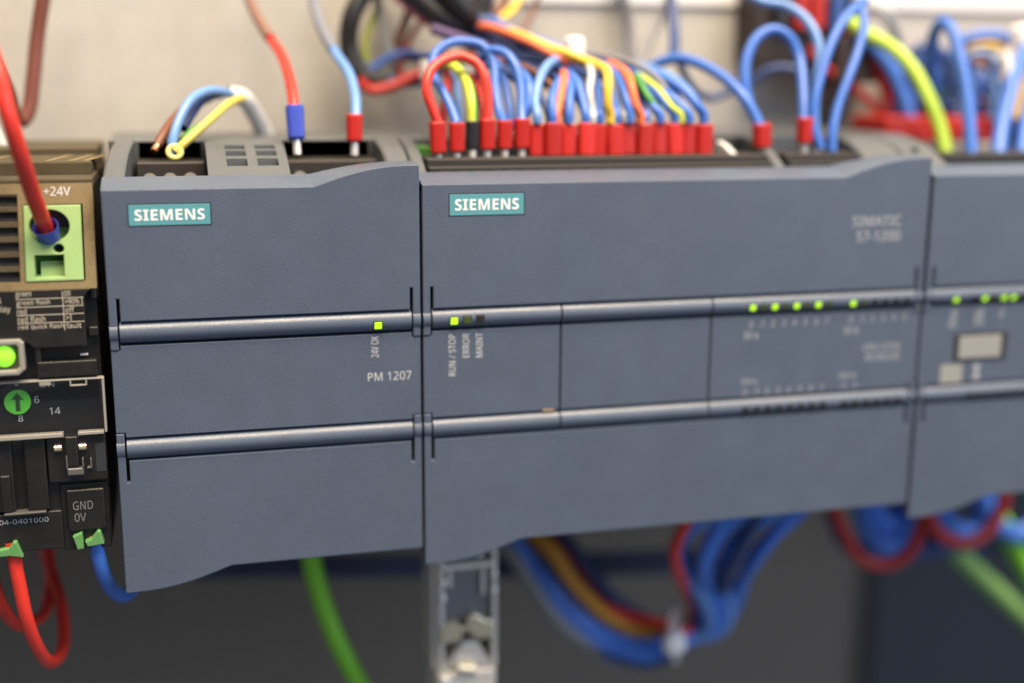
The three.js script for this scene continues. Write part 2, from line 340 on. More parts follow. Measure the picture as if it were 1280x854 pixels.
{ // the slanted, dusty face round the terminal, as a frame, and the slotted grille beside it
  const tilt = (x, y, z = 0) => [x, y, -7.0 + (93 - y) * .325 + z];  // the face leans back towards its top
  const slab = (x0, x1, y0, y1, d0, d1) => ribbon([[tilt(x0, y0, d0), tilt(x0, y1, d0), tilt(x0, y1, d1), tilt(x0, y0, d1)], [tilt(x1, y0, d0), tilt(x1, y1, d0), tilt(x1, y1, d1), tilt(x1, y0, d1)]].map((s) => s.reverse()));
  const lean = (g) => { const p = g.attributes.position; for (let i = 0; i < p.count; i++) p.setZ(i, p.getZ(i) - 7 + (93 - p.getY(i)) * .325); g.computeVertexNormals(); return g; };
  part(fz, 'dusty_face', [slab(-17.2, E - .6, 89.2, 93.6, -4, 0), slab(-3.9, E - .6, 73, 89.2, -4, 0), slab(-17.2, -16.25, 73, 89.2, -4, 0), slab(-60, E - .6, 71.4, 73, -4, 0), slab(-60, -17.2, 91.4, 93.6, -4, 0)], m.dust);
  const y0s = [73.6, 76.6, 79.7, 82.8, 86.0, 89.2];
  for (let i = 0; i < 6; i++) { part(fz, 'grille_slat', [slab(-60, -17.3, y0s[i] + 1.75, y0s[i] + 2.75, -3, -.2)], m.dusty); }
  part(fz, 'grille_back', [slab(-60, -17.25, 72.6, 91.4, -5, -1.6)], m.black);
  part(fz, 'lettering', [lean(text('+24V', sans, [-11.8, 91.0, -6.3, 92.9], .02))], m.print);
  const gt = part(fz, 'terminal', [(() => { const hole = new THREE.Path(); hole.absellipse(-10.9, 84.6, 4.15, 3.5, 0, Math.PI * 2); const dot = new THREE.Path(); dot.absellipse(-9.2, 79.9, 1.1, .95, 0, Math.PI * 2);
    return lean(plate([[-16.1, 73.2], [-4.3, 73.2], [-4.3, 89.0], [-16.1, 89.0]], -6, .3, .2, [hole, dot, [[-14.2, 74.0], [-8.2, 74.0], [-8.2, 78.6], [-14.2, 78.6]]])); })()], m.green);
  part(gt, 'terminal_floor', [slab(-16, -4.4, 73.4, 88.8, -8, -5)], m.greenDark);
  part(gt, 'clamp_step', [slab(-13.2, -8.4, 74, 77, -5, -2.4)], m.green);
}
{ // printed legend on the flat dark face
  part(fz, 'legend_face', [plate([[-60, 59.8], [-26, 59.8], [-16.6, 59.8], [-15.4, 58.6], [-4.6, 58.6], [-4.4, 69.6], [-3, 71.4], [-60, 71.4]], -4, 0, .25)], m.relay);
  part(fz, 'side_clip', [box(-3.6, E - .6, 68.5, 72, -6, -1.2, .8), box(-4.2, -2, 60.4, 62.6, -5, -1.4, .4)], m.relay);
  const L = []; const rows = [['green', 'on'], ['green flash', '>90% I'], ['red', 'off'], ['red flash', '>I'], ['red quick flash', 'fault']];
  rows.forEach(([a, b], i) => { const y = 70.3 - i * 1.77, wa = .62 * a.length; L.push(text(a, sans, [-18.3, y - .55, -18.3 + wa, y + .75], 0), text(b, sans, [-8.5, y - .45, -8.5 + .62 * b.length, y + .75], 0)); if (i) L.push(box(-18.4, -4.7, y + .9, y + 1.05, 0, .05, 0)); });
  L.push(box(-8.95, -8.8, 62.4, 71.0, 0, .055, 0), text('status', sans, [-25.4, 68.8, -21.4, 70.2], 0), text('display', sans, [-24.6, 66.5, -19.6, 68.2], 0));
  part(fz, 'lettering', L, m.printCream);
}
part(fz, 'slot_bar', [box(-15.2, E - 1.6, 52, 55.4, -3.4, -.2, .3), box(-15.4, -14.2, 55, 58.8, -3.4, -.4, .3)], m.relay);
part(fz, 'slot_glint', [box(-6.3, -4.6, 56.0, 56.5, -3, -2.4, .1)], m.metal);
{
  const fr = part(fz, 'status_button', [plate([[-32, 53.2], [-18.8, 53.2], [-17.4, 54.4], [-17.4, 60.2], [-18.2, 61.0], [-32, 61.0]], -2, 1.6, .3, [[[-31, 54.3], [-19.2, 54.3], [-18.5, 55], [-18.5, 59.4], [-18.9, 59.9], [-31, 59.9]]])], m.rim, 'clear framed button with green light');
  part(fr, 'button_face', [box(-31, -18.4, 54.2, 60, -1.6, -.8, .1)], M(.16, .15, .12, .5));
  part(fr, 'indicator_led', [new THREE.SphereGeometry(2.3, 28, 18).scale(1, 1.02, .45).translate(-21.6, 57.2, .1)], m.ledGlow, 'glowing green lamp');
}
{ // dial panel behind a clear hinged window
  part(fz, 'dial_panel', [box(-60, -2.6, 38.6, 51.6, -6, -3.2, .2)], m.relay);
  const d = part(fz, 'rotary_dial', [new THREE.CylinderGeometry(2.75, 2.75, .8, 40).rotateX(Math.PI / 2).translate(-20.0, 46.2, -2.9)], m.dial, 'green rotary switch with dark arrow');
  part(d, 'dial_arrow', [plate([[-20.45, 44.2], [-19.5, 44.2], [-19.5, 46.9], [-18.6, 46.6], [-20.0, 48.3], [-21.4, 46.7], [-20.45, 46.9]], -2.52, -2.44, 0)], m.dialArrow);
  part(fz, 'lettering', [text('ON', sans, [-15.2, 49.1, -12.2, 50.7], -3.2), text('6', sans, [-16.6, 45.6, -15.6, 47.2], -3.2), text('14', sans, [-13.6, 42.8, -11.3, 44.4], -3.2), text('8', sans, [-20.2, 41.6, -19.2, 43], -3.2), text('4', sans, [-20.4, 49.7, -19.6, 50.6], -3.2)], m.print);
  const w = part(fz, 'clear_window', [box(-60, -1.8, 38.7, 51.3, -.3, -.1, 0)], m.clear, 'transparent hinged window');
  part(w, 'window_rim', [box(-60, -1.7, 51.1, 51.4, -1.9, .05, .08), box(-60, -10.8, 38.3, 39.2, -1.9, .05, .1), box(-7.7, -2.2, 38.5, 39.2, -1.9, .05, .1), box(-2.0, -1.5, 38.9, 51.3, -1.9, .05, .1), box(-8.6, -5.2, 49.75, 50.05, -1.9, .05, .08), box(-8.7, -8.4, 49.8, 51.2, -1.9, .05, .08), box(-5.4, -5.1, 49.8, 51.2, -1.9, .05, .08), box(-15, -12.6, 50.2, 51.1, -1.8, 0, .1)], m.rim);
}
{ // hinge, fingers and slots of the lower half
  part(fz, 'hinge_block', [box(-14.6, E - .9, 27.4, 38.1, -6, -1.2, .4), box(-10.6, -7.9, 31.2, 38.3, -2, .1, .4)], m.relay);
  part(fz, 'hinge_pin', [rod(-12.9, -11.4, 35.6, -.9, .75)], m.gold);
  part(fz, 'hinge_pin', [rod(-7.7, -6.2, 35.6, -.9, .75)], m.gold);
  part(fz, 'latch', [box(-10.5, -7.0, 29.3, 31.0, -1.6, .35, .35), box(-10.6, -10.3, 31, 34, -1, .3, .08), box(-7.2, -6.9, 31.2, 33.2, -1, .5, .08), box(-6.2, -5.5, 30.8, 31.1, -1, .4, .08), box(-5.5, -5.2, 30.8, 33, -1, .4, .08)], M(.1, .1, .1, .25));
  part(fz, 'opening', [box(-4.4, -2.2, 29.4, 36, -1.6, -1.1, .1)], m.inner);
  const xs = [-60, -27, -21.8, -19.2, -15.4];
  part(fz, 'finger', [box(-60, -21.9, 21.4, 37.9, -6, -1.5, .4)], m.relay);
  part(fz, 'finger', [box(-19.4, -14.9, 21.4, 37.9, -6, -1.3, .4)], m.relay);
  part(fz, 'finger', [box(-24.8, -22.6, 21.4, 30, -4, -.9, .4)], m.relay);
  part(fz, 'finger_ledge', [box(-24.4, -15.6, 20.8, 21.3, -4, -.4, .15)], M(.07, .07, .07, .4));
  part(fz, 'lower_face', [box(-60, -12.4, 11.6, 20.7, -6, -2, .4), box(-12.6, E - 1.2, 10.8, 26.6, -6, -2.6, .4), box(-11.4, -3, 15.5, 25.4, -4, -1.6, .6)], m.relay);
  part(fz, 'lettering', [text('04-0401000', sans, [-25.8, 18.3, -15.4, 19.4], -2)], m.printDim);
  part(fz, 'lettering', [text('GND', sans, [-10.0, 20.6, -5.7, 22.6], -1.6), text('0V', sans, [-9.8, 17.8, -7.3, 19.8], -1.6)], m.printDark);
  part(fz, 'release_clip', [plate([[-10.4, 14.6], [-8.4, 15.4], [-8.2, 11.6], [-9.6, 11.4]], -2.8, -.6, .2)], m.greenClip, 'green release clip');
  part(fz, 'release_clip', [plate([[-7.8, 13.2], [-6.4, 13.8], [-5.0, 15.6], [-4.4, 15.4], [-3.8, 12.4], [-7.4, 12.0]], -2.8, -.4, .2)], m.greenClip, 'green release clip');
  part(fz, 'release_clip', [plate([[-30, 12.4], [-24, 13.2], [-23.0, 14.6], [-22.3, 14.5], [-21.2, 10.8], [-24, 11.4], [-30, 11.2]], -2.8, -.4, .2)], m.greenClip, 'green release clip');
}

// ------------------------------------------------------------------ wires
function wire(name, label, mat, r, pts, group, category = 'wire') {
  const t = thing(name, label, category, pts[0], group);
  part(t, 'insulation', [tube(pts, r)], mat); return t;
}
const sub = (a, b) => a.map((v, i) => v - b[i]), add = (a, b, k = 1) => a.map((v, i) => v + b[i] * k);
function ferrule(t, foot, up, mat, w = 3.7, d = 3.0, h = 7.2, pin = 1.2) {        // collar with its metal pin, foot at the terminal, leaning along up
  const f = new THREE.Matrix4(), y = V(up).normalize(), x = new THREE.Vector3(1, 0, 0).addScaledVector(y, -y.x).normalize(), z = x.clone().cross(y);
  f.makeBasis(x, y, z).setPosition(...foot);
  const s = [[0, .62, .7], [.6, .94, .96], [h - 1, 1, 1], [h - .25, .99, .99], [h, .9, .9], [h - .1, .72, .72], [h - .8, .6, .6]], n = 20;
  const g = ribbon(s.map(([yy, a, b]) => Array.from({ length: n }, (_, i) => { const q = i / n * 2 * Math.PI, e = .55, c = Math.cos(q), k = Math.sin(q); return [Math.sign(c) * Math.abs(c) ** e * w / 2 * a, yy + pin, Math.sign(k) * Math.abs(k) ** e * d / 2 * b]; })));
  const col = part(t, 'ferrule_collar', [g.applyMatrix4(f)], mat);
  part(col, 'ferrule_pin', [new THREE.CylinderGeometry(.95, .95, pin + 2, 16).translate(0, pin / 2 - .6, 0).applyMatrix4(f)], m.metal);
}
const ORD = ['first', 'second', 'third', 'fourth', 'fifth', 'sixth', 'seventh', 'eighth', 'ninth', 'tenth', 'eleventh', 'twelfth', 'thirteenth', 'fourteenth', 'fifteenth', 'sixteenth', 'seventeenth', 'eighteenth'];
// the row on the long strip: feet of the eighteen ferrules
const feet = [[78.3, 97.8, -20.0], [82.9, 98.0, -20.0], [86.8, 97.9, -20.0], [90.6, 98.1, -20.0], [95.0, 98.0, -20.0], [99.4, 98.0, -20.0], [103.3, 97.9, -20.0], [107.3, 97.9, -20.0], [111.6, 97.9, -20.0], [116.0, 97.9, -20.0], [119.7, 97.9, -20.0], [123.7, 97.8, -20.0], [127.6, 97.9, -20.0], [131.6, 97.8, -20.0], [135.9, 97.8, -20.0], [140.1, 97.8, -20.0], [143.8, 97.8, -20.0], [147.8, 97.8, -20.0]];
// the loom that the row's wires run into, towards the upper left
const loom = [[116.1, 120.3, -52.0], [107.4, 123.8, -60.0], [98.0, 129.9, -68.0], [87.9, 136.9, -74.0], [75.1, 148.0, -78.0]];
function intoLoom(from) { const a = rnd() * 6.28, q = Math.sqrt(rnd()) * 5.2, o = [Math.cos(a) * q * .5, Math.cos(a) * q, Math.sin(a) * q]; return loom.filter((p) => p[0] < from[0] - 4).map((p) => add(p, [o[0], Math.min(o[1], 4), Math.max(-6, o[2])])); }
function rowWire(k, mat, r, pts, kind, opt = {}) {
  const foot = feet[k], start = add(foot, [opt.dx || 0, 7.6, opt.dz || 0]);
  const last = pts[pts.length - 1], all = [start, add(start, [0, 1.8, 0]), ...pts, ...(opt.end ? [] : intoLoom(last))];
  const t = wire(opt.name || 'wire', `${kind} in the ${ORD[k]} ferrule from the left on the long strip`, mat, r, all, 'wires on the long terminal strip');
  if (!opt.bare) ferrule(t, add(foot, [rr(-.15, .15), -.9, (k % 2 ? .5 : -.5) + rr(-.2, .2)]), [rr(-.05, .05), 1, rr(-.12, .04)], opt.collar || [m.collar, m.collar2, m.collar3][Math.floor(rnd() * 3)], rr(4.35, 4.75), rr(2.9, 3.3), rr(8.0, 8.7), .05);
  return t;
}
// loops between ferrules at the left end of the row
{
  const a = feet[0], b = feet[3], pts = [add(a, [0, 7.4, 0]), [77.2, 108.2, -20.0], [75.7, 113.5, -21.0], [77.3, 118.1, -23.0], [81.1, 120.7, -25.0], [85.5, 121.4, -26.0], [89.3, 119.5, -25.0], [90.9, 115.4, -23.0], [91.0, 110.1, -21.0], add(b, [0, 7.4, 0])];
  const t = wire('wire', 'thick red jumper loop between two red ferrules at the left of the long row', m.red, 1.24, pts);
  ferrule(t, a, [-.03, 1, 0], m.collar, 4.0, 3.6, 7.8, .3); ferrule(t, b, [0, 1, 0], m.collar, 4.0, 3.6, 7.6, .8);
  const c = feet[1], d = feet[4], p2 = [add(c, [0, 7.2, 0]), [82.2, 108.9, -23.0], [80.7, 113.4, -27.0], [79.3, 116.9, -31.0], [80.5, 122.0, -34.0], [84.0, 124.6, -35.0], [88.2, 125.2, -35.0], [92.5, 124.3, -34.0], [94.9, 120.5, -32.0], [94.6, 113.4, -28.0], [94.6, 108.0, -24.0], add(d, [0, 7.4, 0])];
  const u = wire('wire', 'blue jumper loop arching behind the thick red loop at the left of the row', m.blue, 1.18, p2);
  ferrule(u, c, [0, 1, 0], m.collar, 3.9, 3.4, 7.3, .4); ferrule(u, d, [0, 1, 0], m.collar, 3.8, 3.2, 7.2, 1.0);
  const e = feet[5], p3 = [add(e, [0, 7.4, 0]), [99.8, 108.1, -22.0], [100.4, 113.9, -25.0], [99.5, 119.7, -28.0], [97.2, 122.7, -31.0], [94.2, 122.9, -33.0], [92.4, 120.1, -36.0], [94.0, 114.6, -42.0], [93.3, 105.1, -50.0]];
  const v = wire('wire', 'blue loop over the sixth ferrule, just right of the thick red loop', m.blue, 1.22, p3);
  ferrule(v, e, [0, 1, 0], m.collar, 4.0, 3.4, 7.5, 1.1);
}
{
  const pts = [[86.7, 105.1, -20.0], [86.8, 110.1, -21.0], [86.7, 114.8, -25.0], [85.8, 118.1, -31.0], [84.9, 119.7, -38.0], [83.2, 120.1, -46.0]], t = wire('wire', 'yellow and green striped wire in the black ferrule under the red loop', m.lime, 1.25, pts);
  part(t, 'green_stripe', [tube(pts.map((p) => add(p, [.62, 0, .25])), .85)], m.stripe);
  ferrule(t, feet[2], [0, 1, 0], m.collarBlack, 3.2, 2.8, 7);
}
wire('wire', 'short red wire showing inside the red loop, behind the blue strand', m.redDark, 1.1, [[81.2, 104.3, -30.0], [82.5, 109.8, -32.0], [84.2, 114.7, -36.0], [85.1, 118.7, -44.0], [84.4, 120.1, -52.0]]);
wire('wire', 'dark red wire standing just left of the fourth ferrule, behind the loop', m.redDark, 1.0, [[91.1, 103.9, -28.0], [91.8, 109.8, -30.0], [92.2, 114.1, -36.0], [92.8, 116.7, -46.0]]);
wire('wire', 'grey blue wire seen through the red loop, right of the blue strand', m.blueLight, 1.0, [[86.0, 103.9, -30.0], [85.8, 110.8, -32.0], [86.3, 115.7, -38.0], [86.8, 118.1, -48.0]]);
wire('wire', 'blue wire close behind the fourth ferrule, left of the sixth', m.blue, 1.2, [[98.2, 104.0, -25.0], [98.3, 109.9, -28.0], [98.0, 116.7, -34.0], [97.9, 120.2, -42.0], [96.4, 124.0, -52.0]]);
wire('wire', 'blue wire bowing right beside the sixth ferrule', m.blue, 1.25, [[99.7, 104.1, -23.0], [102.2, 110.0, -24.0], [103.0, 114.8, -27.0], [103.1, 117.4, -34.0], [101.5, 120.2, -46.0]]);
rowWire(6, m.blueLight, 1.15, [[103.6, 110.4, -23.0], [105.8, 115.8, -27.0], [110.0, 119.8, -33.0], [115.8, 121.1, -40.0], [121.3, 119.1, -48.0]], 'pale blue wire arching', { end: 1 });
rowWire(7, m.blue, 1.1, [[107.7, 111.0, -22.0], [110.4, 114.7, -27.0], [115.3, 117.4, -36.0], [117.0, 119.5, -46.0]], 'blue wire');
rowWire(7, m.orange, 1.05, [[109.9, 111.0, -23.0], [112.1, 115.1, -27.0], [114.1, 117.4, -33.0], [116.4, 119.1, -44.0]], 'orange wire', { bare: 1, dx: 1.3, dz: -.6 });
rowWire(8, m.blue, 1.15, [[112.3, 111.0, -22.0], [114.0, 114.9, -27.0], [115.7, 117.4, -36.0]], 'blue wire');
rowWire(9, m.blue, 1.2, [[115.9, 110.0, -22.0], [115.6, 114.9, -26.0], [115.7, 117.4, -33.0], [116.9, 118.2, -44.0]], 'blue wire leaning left');
rowWire(9, m.greyLight, .95, [[118.5, 108.0, -22.0], [118.2, 112.9, -24.0], [119.9, 117.5, -28.0], [121.2, 119.5, -36.0], [120.4, 120.8, -46.0]], 'whitish wire', { bare: 1, dx: 1.7, dz: .4 });
rowWire(10, m.blue, 1.1, [[120.5, 110.0, -23.0], [121.4, 114.9, -28.0], [122.5, 117.9, -38.0], [120.0, 119.9, -47.0]], 'blue wire');
rowWire(11, m.yellow, 1.15, [[121.4, 110.1, -19.0], [121.7, 115.0, -20.0], [122.9, 118.3, -25.0], [122.4, 119.9, -32.0], [121.3, 121.4, -42.0], [118.2, 123.7, -50.0]], 'bright yellow wire', { dx: -1.4, dz: .5 });
rowWire(11, m.blue, 1.1, [[124.9, 110.0, -24.0], [125.9, 114.3, -29.0], [126.1, 117.5, -38.0], [123.0, 119.5, -47.0]], 'thin blue wire', { bare: 1, dx: .7, dz: -.8 });
rowWire(12, m.grey, .95, [[126.8, 110.0, -24.0], [126.6, 114.9, -28.0], [127.0, 117.9, -38.0], [123.3, 120.0, -48.0]], 'grey wire', { bare: 1, dx: -1.2, dz: -.4 });
rowWire(12, m.blue, 1.15, [[127.2, 110.4, -21.0], [127.2, 115.1, -26.0], [127.5, 118.3, -35.0], [124.6, 120.4, -45.0]], 'blue wire leaning left');
rowWire(13, m.orange, 1.1, [[129.2, 109.7, -20.0], [128.6, 114.4, -22.0], [129.0, 117.5, -27.0], [129.1, 119.1, -34.0], [126.5, 120.8, -44.0]], 'orange wire', { dx: -.9 });
rowWire(13, m.blue, 1.05, [[133.0, 108.3, -24.0], [132.9, 112.9, -30.0], [132.4, 116.7, -38.0], [128.7, 119.6, -47.0]], 'thin blue wire', { bare: 1, dx: .8, dz: -1 });
rowWire(14, m.blue, 1.15, [[134.6, 109.0, -21.0], [133.2, 113.1, -25.0], [132.4, 116.5, -32.0], [130.4, 119.6, -42.0], [126.7, 121.3, -48.0]], 'blue wire');
rowWire(14, m.stripe, .9, [[133.6, 111.2, -22.0], [132.4, 115.1, -26.0], [132.8, 117.5, -33.0], [131.0, 120.0, -44.0]], 'green wire', { bare: 1, dx: .6, dz: -.9 });
rowWire(15, m.blue, 1.2, [[138.1, 109.6, -21.0], [136.0, 113.6, -25.0], [134.7, 116.5, -31.0], [132.3, 119.6, -41.0], [127.8, 121.3, -48.0]], 'blue wire');
rowWire(15, m.lime, .9, [[139.0, 109.2, -20.0], [137.0, 112.8, -23.0], [134.9, 115.9, -28.0], [133.5, 117.9, -35.0], [130.2, 120.4, -45.0]], 'yellowish green wire', { bare: 1, dx: 1.2, dz: .7 });
rowWire(16, m.blue, 1.25, [[142.3, 109.0, -21.0], [140.1, 112.0, -24.0], [138.0, 114.7, -29.0], [135.0, 117.5, -36.0], [131.4, 120.0, -45.0]], 'blue wire');
rowWire(17, m.blue, 1.3, [[146.0, 109.6, -20.0], [143.6, 113.2, -23.0], [140.2, 116.2, -28.0], [136.7, 118.0, -34.0], [134.9, 119.6, -42.0], [130.8, 121.3, -50.0]], 'outermost blue wire curving');
wire('wire', 'short bare brown wire end right of the last red ferrule of the row', m.brown, .8, [[150.8, 96.5, -21.0], [150.9, 98.3, -22.0], [152.1, 99.9, -26.0], [153.3, 101.3, -32.0]]);
for (const [k, mat, c] of [[6, m.blueDark, 'dark blue'], [7, m.blueDark, 'dark blue'], [8, m.brown, 'brown'], [9, m.blueDark, 'dark blue'], [10, m.blueDark, 'dark blue'], [11, m.blueDark, 'dark blue'], [13, m.blueDark, 'dark blue'], [14, m.blueDark, 'dark blue'], [15, m.grey2, 'grey'], [16, m.blueDark, 'dark blue'], [17, m.blueLight, 'pale blue']]) {
  const a = add(feet[k], [rr(-.8, .8), 7, -1.6]), h = rr(7, 10);
  wire('wire', `second, ${c} wire behind the ${ORD[k]} ferrule from the left on the long strip`, mat, .95, [a, add(a, [-.3, 3, -.6]), add(a, [-1.6, h, -5]), add(a, [-5, h + 4.5, -12]), add(a, [-12, h + 7.5, -22]), add(a, [-24, h + 9, -32])], 'wires on the long terminal strip');
}
// more of the loom and the tangle at the top middle
const loomKinds = [['blue wire along the top of the loom to the upper left', m.blue, [0, 4.2, 1]], ['dark blue wire along the underside of the loom', m.blueDark, [0, -5, 2]], ['dark blue wire on the near side of the loom', m.blueDark, [1, -1, 6.5]], ['second dark blue wire low in the loom near the ferrules', m.blueDark, [2, -6.5, 0]], ['dark blue wire in the upper part of the loom', m.blueDark, [0, 3.2, 4]], ['second dark blue wire on the near side of the loom', m.blueDark, [0, 2.2, 6]]];
for (const [label, mat, o] of loomKinds) wire('wire', label, mat, 1.5, [[127.9, 116.6, -50.0], ...loom].map((p, i) => add(p, o, i ? 1 : .6)));
wire('wire', 'orange wire on the upper edge of the loom', m.orange, 1.15, [[122.3, 119.1, -36.0], [114.2, 121.5, -37.0], [106.9, 125.6, -42.0], [101.4, 128.6, -50.0], [98.4, 130.1, -62.0]]);
wire('wire', 'yellow wire on the very top of the loom near the tie', m.yellow, 1.05, [[123.1, 119.5, -34.0], [116.9, 122.1, -35.0], [111.8, 124.4, -40.0], [107.5, 127.1, -48.0], [105.6, 129.4, -62.0]]);
{
  const t = thing('cable_tie', 'white cable tie at the upper end of the ferrule row wires', 'cable tie', [122.3, 123.8, -50.0]);
  part(t, 'tie_head', [new RoundedBoxGeometry(5, 6, 5, 3, 1.6).translate(...[121.0, 124.1, -46.0])], m.white);
  part(t, 'tie_band', [new THREE.TorusGeometry(5, .5, 8, 30).rotateY(1.3).translate(...[121.4, 121.2, -50.0])], m.white);
  const e = thing('cable_tie', 'white cable tie left of the ferrule row, behind the loops', 'cable tie', [82.7, 118.0, -58.0]);
  part(e, 'tie_head', [new RoundedBoxGeometry(3, 7, 4, 3, 1.2).translate(...[83.0, 118.4, -58.0])], m.white);
}
const P = [
  ['black cable looping down at the upper middle, left of the loom', m.wireBlack, 2.7, [[72.5, 143.5, -76.0], [65.3, 132.6, -74.0], [64.4, 124.0, -75.0], [67.2, 117.0, -74.0], [73.9, 114.4, -74.0]]],
  ['olive yellow wire right of the black loop at the top', m.lime, .9, [[75.4, 143.9, -80.0], [72.3, 132.9, -80.0], [69.7, 126.3, -79.0], [69.8, 118.6, -79.0]]],
  ['dark blue grey wire dipping from the black loop to the loom', m.blueDark, 1.4, [[64.9, 128.4, -78.0], [67.6, 120.1, -76.0], [74.0, 115.7, -74.0], [80.4, 114.5, -72.0], [86.9, 116.3, -70.0], [96.1, 122.0, -70.0]]],
  ['red wire sagging below the dark wires, left of the ferrule row', m.redDark, 1.5, [[66.0, 115.3, -70.0], [69.2, 112.7, -70.0], [74.4, 113.2, -70.0], [80.1, 115.6, -70.0], [85.1, 118.0, -70.0], [91.5, 122.0, -70.0]]],
  ['grey wire descending at the top, left of the loom', m.grey, 1.3, [[72.6, 141.6, -80.0], [75.0, 128.6, -79.0], [77.0, 120.8, -78.0], [78.5, 116.4, -78.0], [83.8, 115.3, -78.0]]],
  ['dusty pink wire bowing left of the loom near the top', m.redBrown, 1.3, [[84.5, 141.9, -80.0], [81.0, 130.8, -79.0], [78.9, 125.3, -78.0], [80.5, 122.0, -77.0], [85.4, 121.1, -76.0]]],
  ['black cable running down to the right into the loom', m.wireBlack, 2.9, [[76.4, 143.0, -66.0], [83.8, 135.9, -65.0], [90.3, 131.3, -64.0], [99.8, 127.2, -66.0]]],
  ['thick black cable across the top of the loom', m.wireBlack, 3.8, [[88.1, 144.2, -64.0], [92.1, 136.8, -62.0], [95.5, 133.1, -63.0], [103.5, 130.9, -70.0]]],
  ['second thick black cable right beside the first, above the loom', m.wireBlack, 3.2, [[102.5, 144.6, -66.0], [100.7, 138.2, -66.0], [99.3, 134.1, -66.0], [96.1, 130.8, -70.0]]],
  ['blue wire crossing the black cables above the loom', m.blue, 1.8, [[84.9, 142.4, -70.0], [90.7, 132.7, -66.0], [99.3, 128.0, -64.0], [107.4, 122.9, -60.0]]],
  ['brown wire dropping to the loom at the top', m.brown, 1.5, [[112.6, 144.8, -80.0], [109.3, 136.8, -78.0], [104.5, 131.0, -74.0], [101.2, 128.7, -72.0]]],
  ['yellow brown wire at the top right of the black cables', m.yellow, 1.1, [[116.8, 145.0, -82.0], [114.6, 138.1, -80.0], [109.7, 133.4, -76.0], [104.0, 131.0, -74.0]]],
  ['long grey cable hanging down the wall above the ferrule row', m.grey2, 1.6, [[145.7, 148.1, -84.0], [148.5, 139.0, -84.0], [150.3, 129.7, -84.0], [150.3, 120.7, -82.0]]],
  ['dark blue wire coming straight down right of the grey cable', m.blueDark, 1.6, [[157.0, 145.2, -70.0], [156.7, 136.0, -66.0], [155.3, 128.0, -60.0], [152.0, 121.9, -52.0]]],
  ['grey blue wire slanting down left from the dark blue one', m.grey2, 1.3, [[158.5, 140.4, -72.0], [154.9, 133.0, -70.0], [150.1, 127.0, -66.0], [146.3, 121.3, -62.0], [141.3, 117.9, -56.0]]],
  ['thin brown wire hanging beside the yellow brown one at the top', m.brown, .9, [[121.3, 145.0, -80.0], [119.4, 136.0, -80.0], [114.0, 129.0, -76.0], [105.9, 126.1, -70.0]]],
  ['thin dark red wire crossing left of the loom near the top', m.redDark, .9, [[90.3, 142.0, -80.0], [86.5, 133.1, -79.0], [82.1, 126.4, -78.0], [78.9, 118.0, -76.0], [81.2, 114.4, -74.0]]],
  ['thin blue wire arching between the black loop and the loom', m.blue, 1.0, [[67.9, 115.3, -76.0], [72.1, 119.2, -76.0], [76.5, 121.9, -75.0], [81.3, 122.8, -74.0], [87.3, 120.7, -72.0], [92.9, 118.9, -70.0]]],
  ['dark violet wire along the loom just above the blue loops', M(.06, .03, .13, .5), 1.5, [[85.0, 129.0, -60.0], [93.2, 126.1, -57.0], [101.4, 123.2, -54.0], [109.2, 119.0, -50.0], [114.2, 115.7, -44.0]]],
  ['dark blue wire sagging in a loop behind the right end of the row', m.blueDark, 1.2, [[154.6, 122.4, -56.0], [158.6, 116.2, -58.0], [163.0, 112.1, -60.0], [168.5, 110.5, -62.0], [174.0, 112.6, -62.0], [179.5, 114.9, -60.0], [184.0, 118.6, -58.0], [189.3, 119.3, -56.0], [194.8, 116.8, -54.0]]],
];
for (const [label, mat, r, pts] of P) wire('wire', label, mat, r, pts);

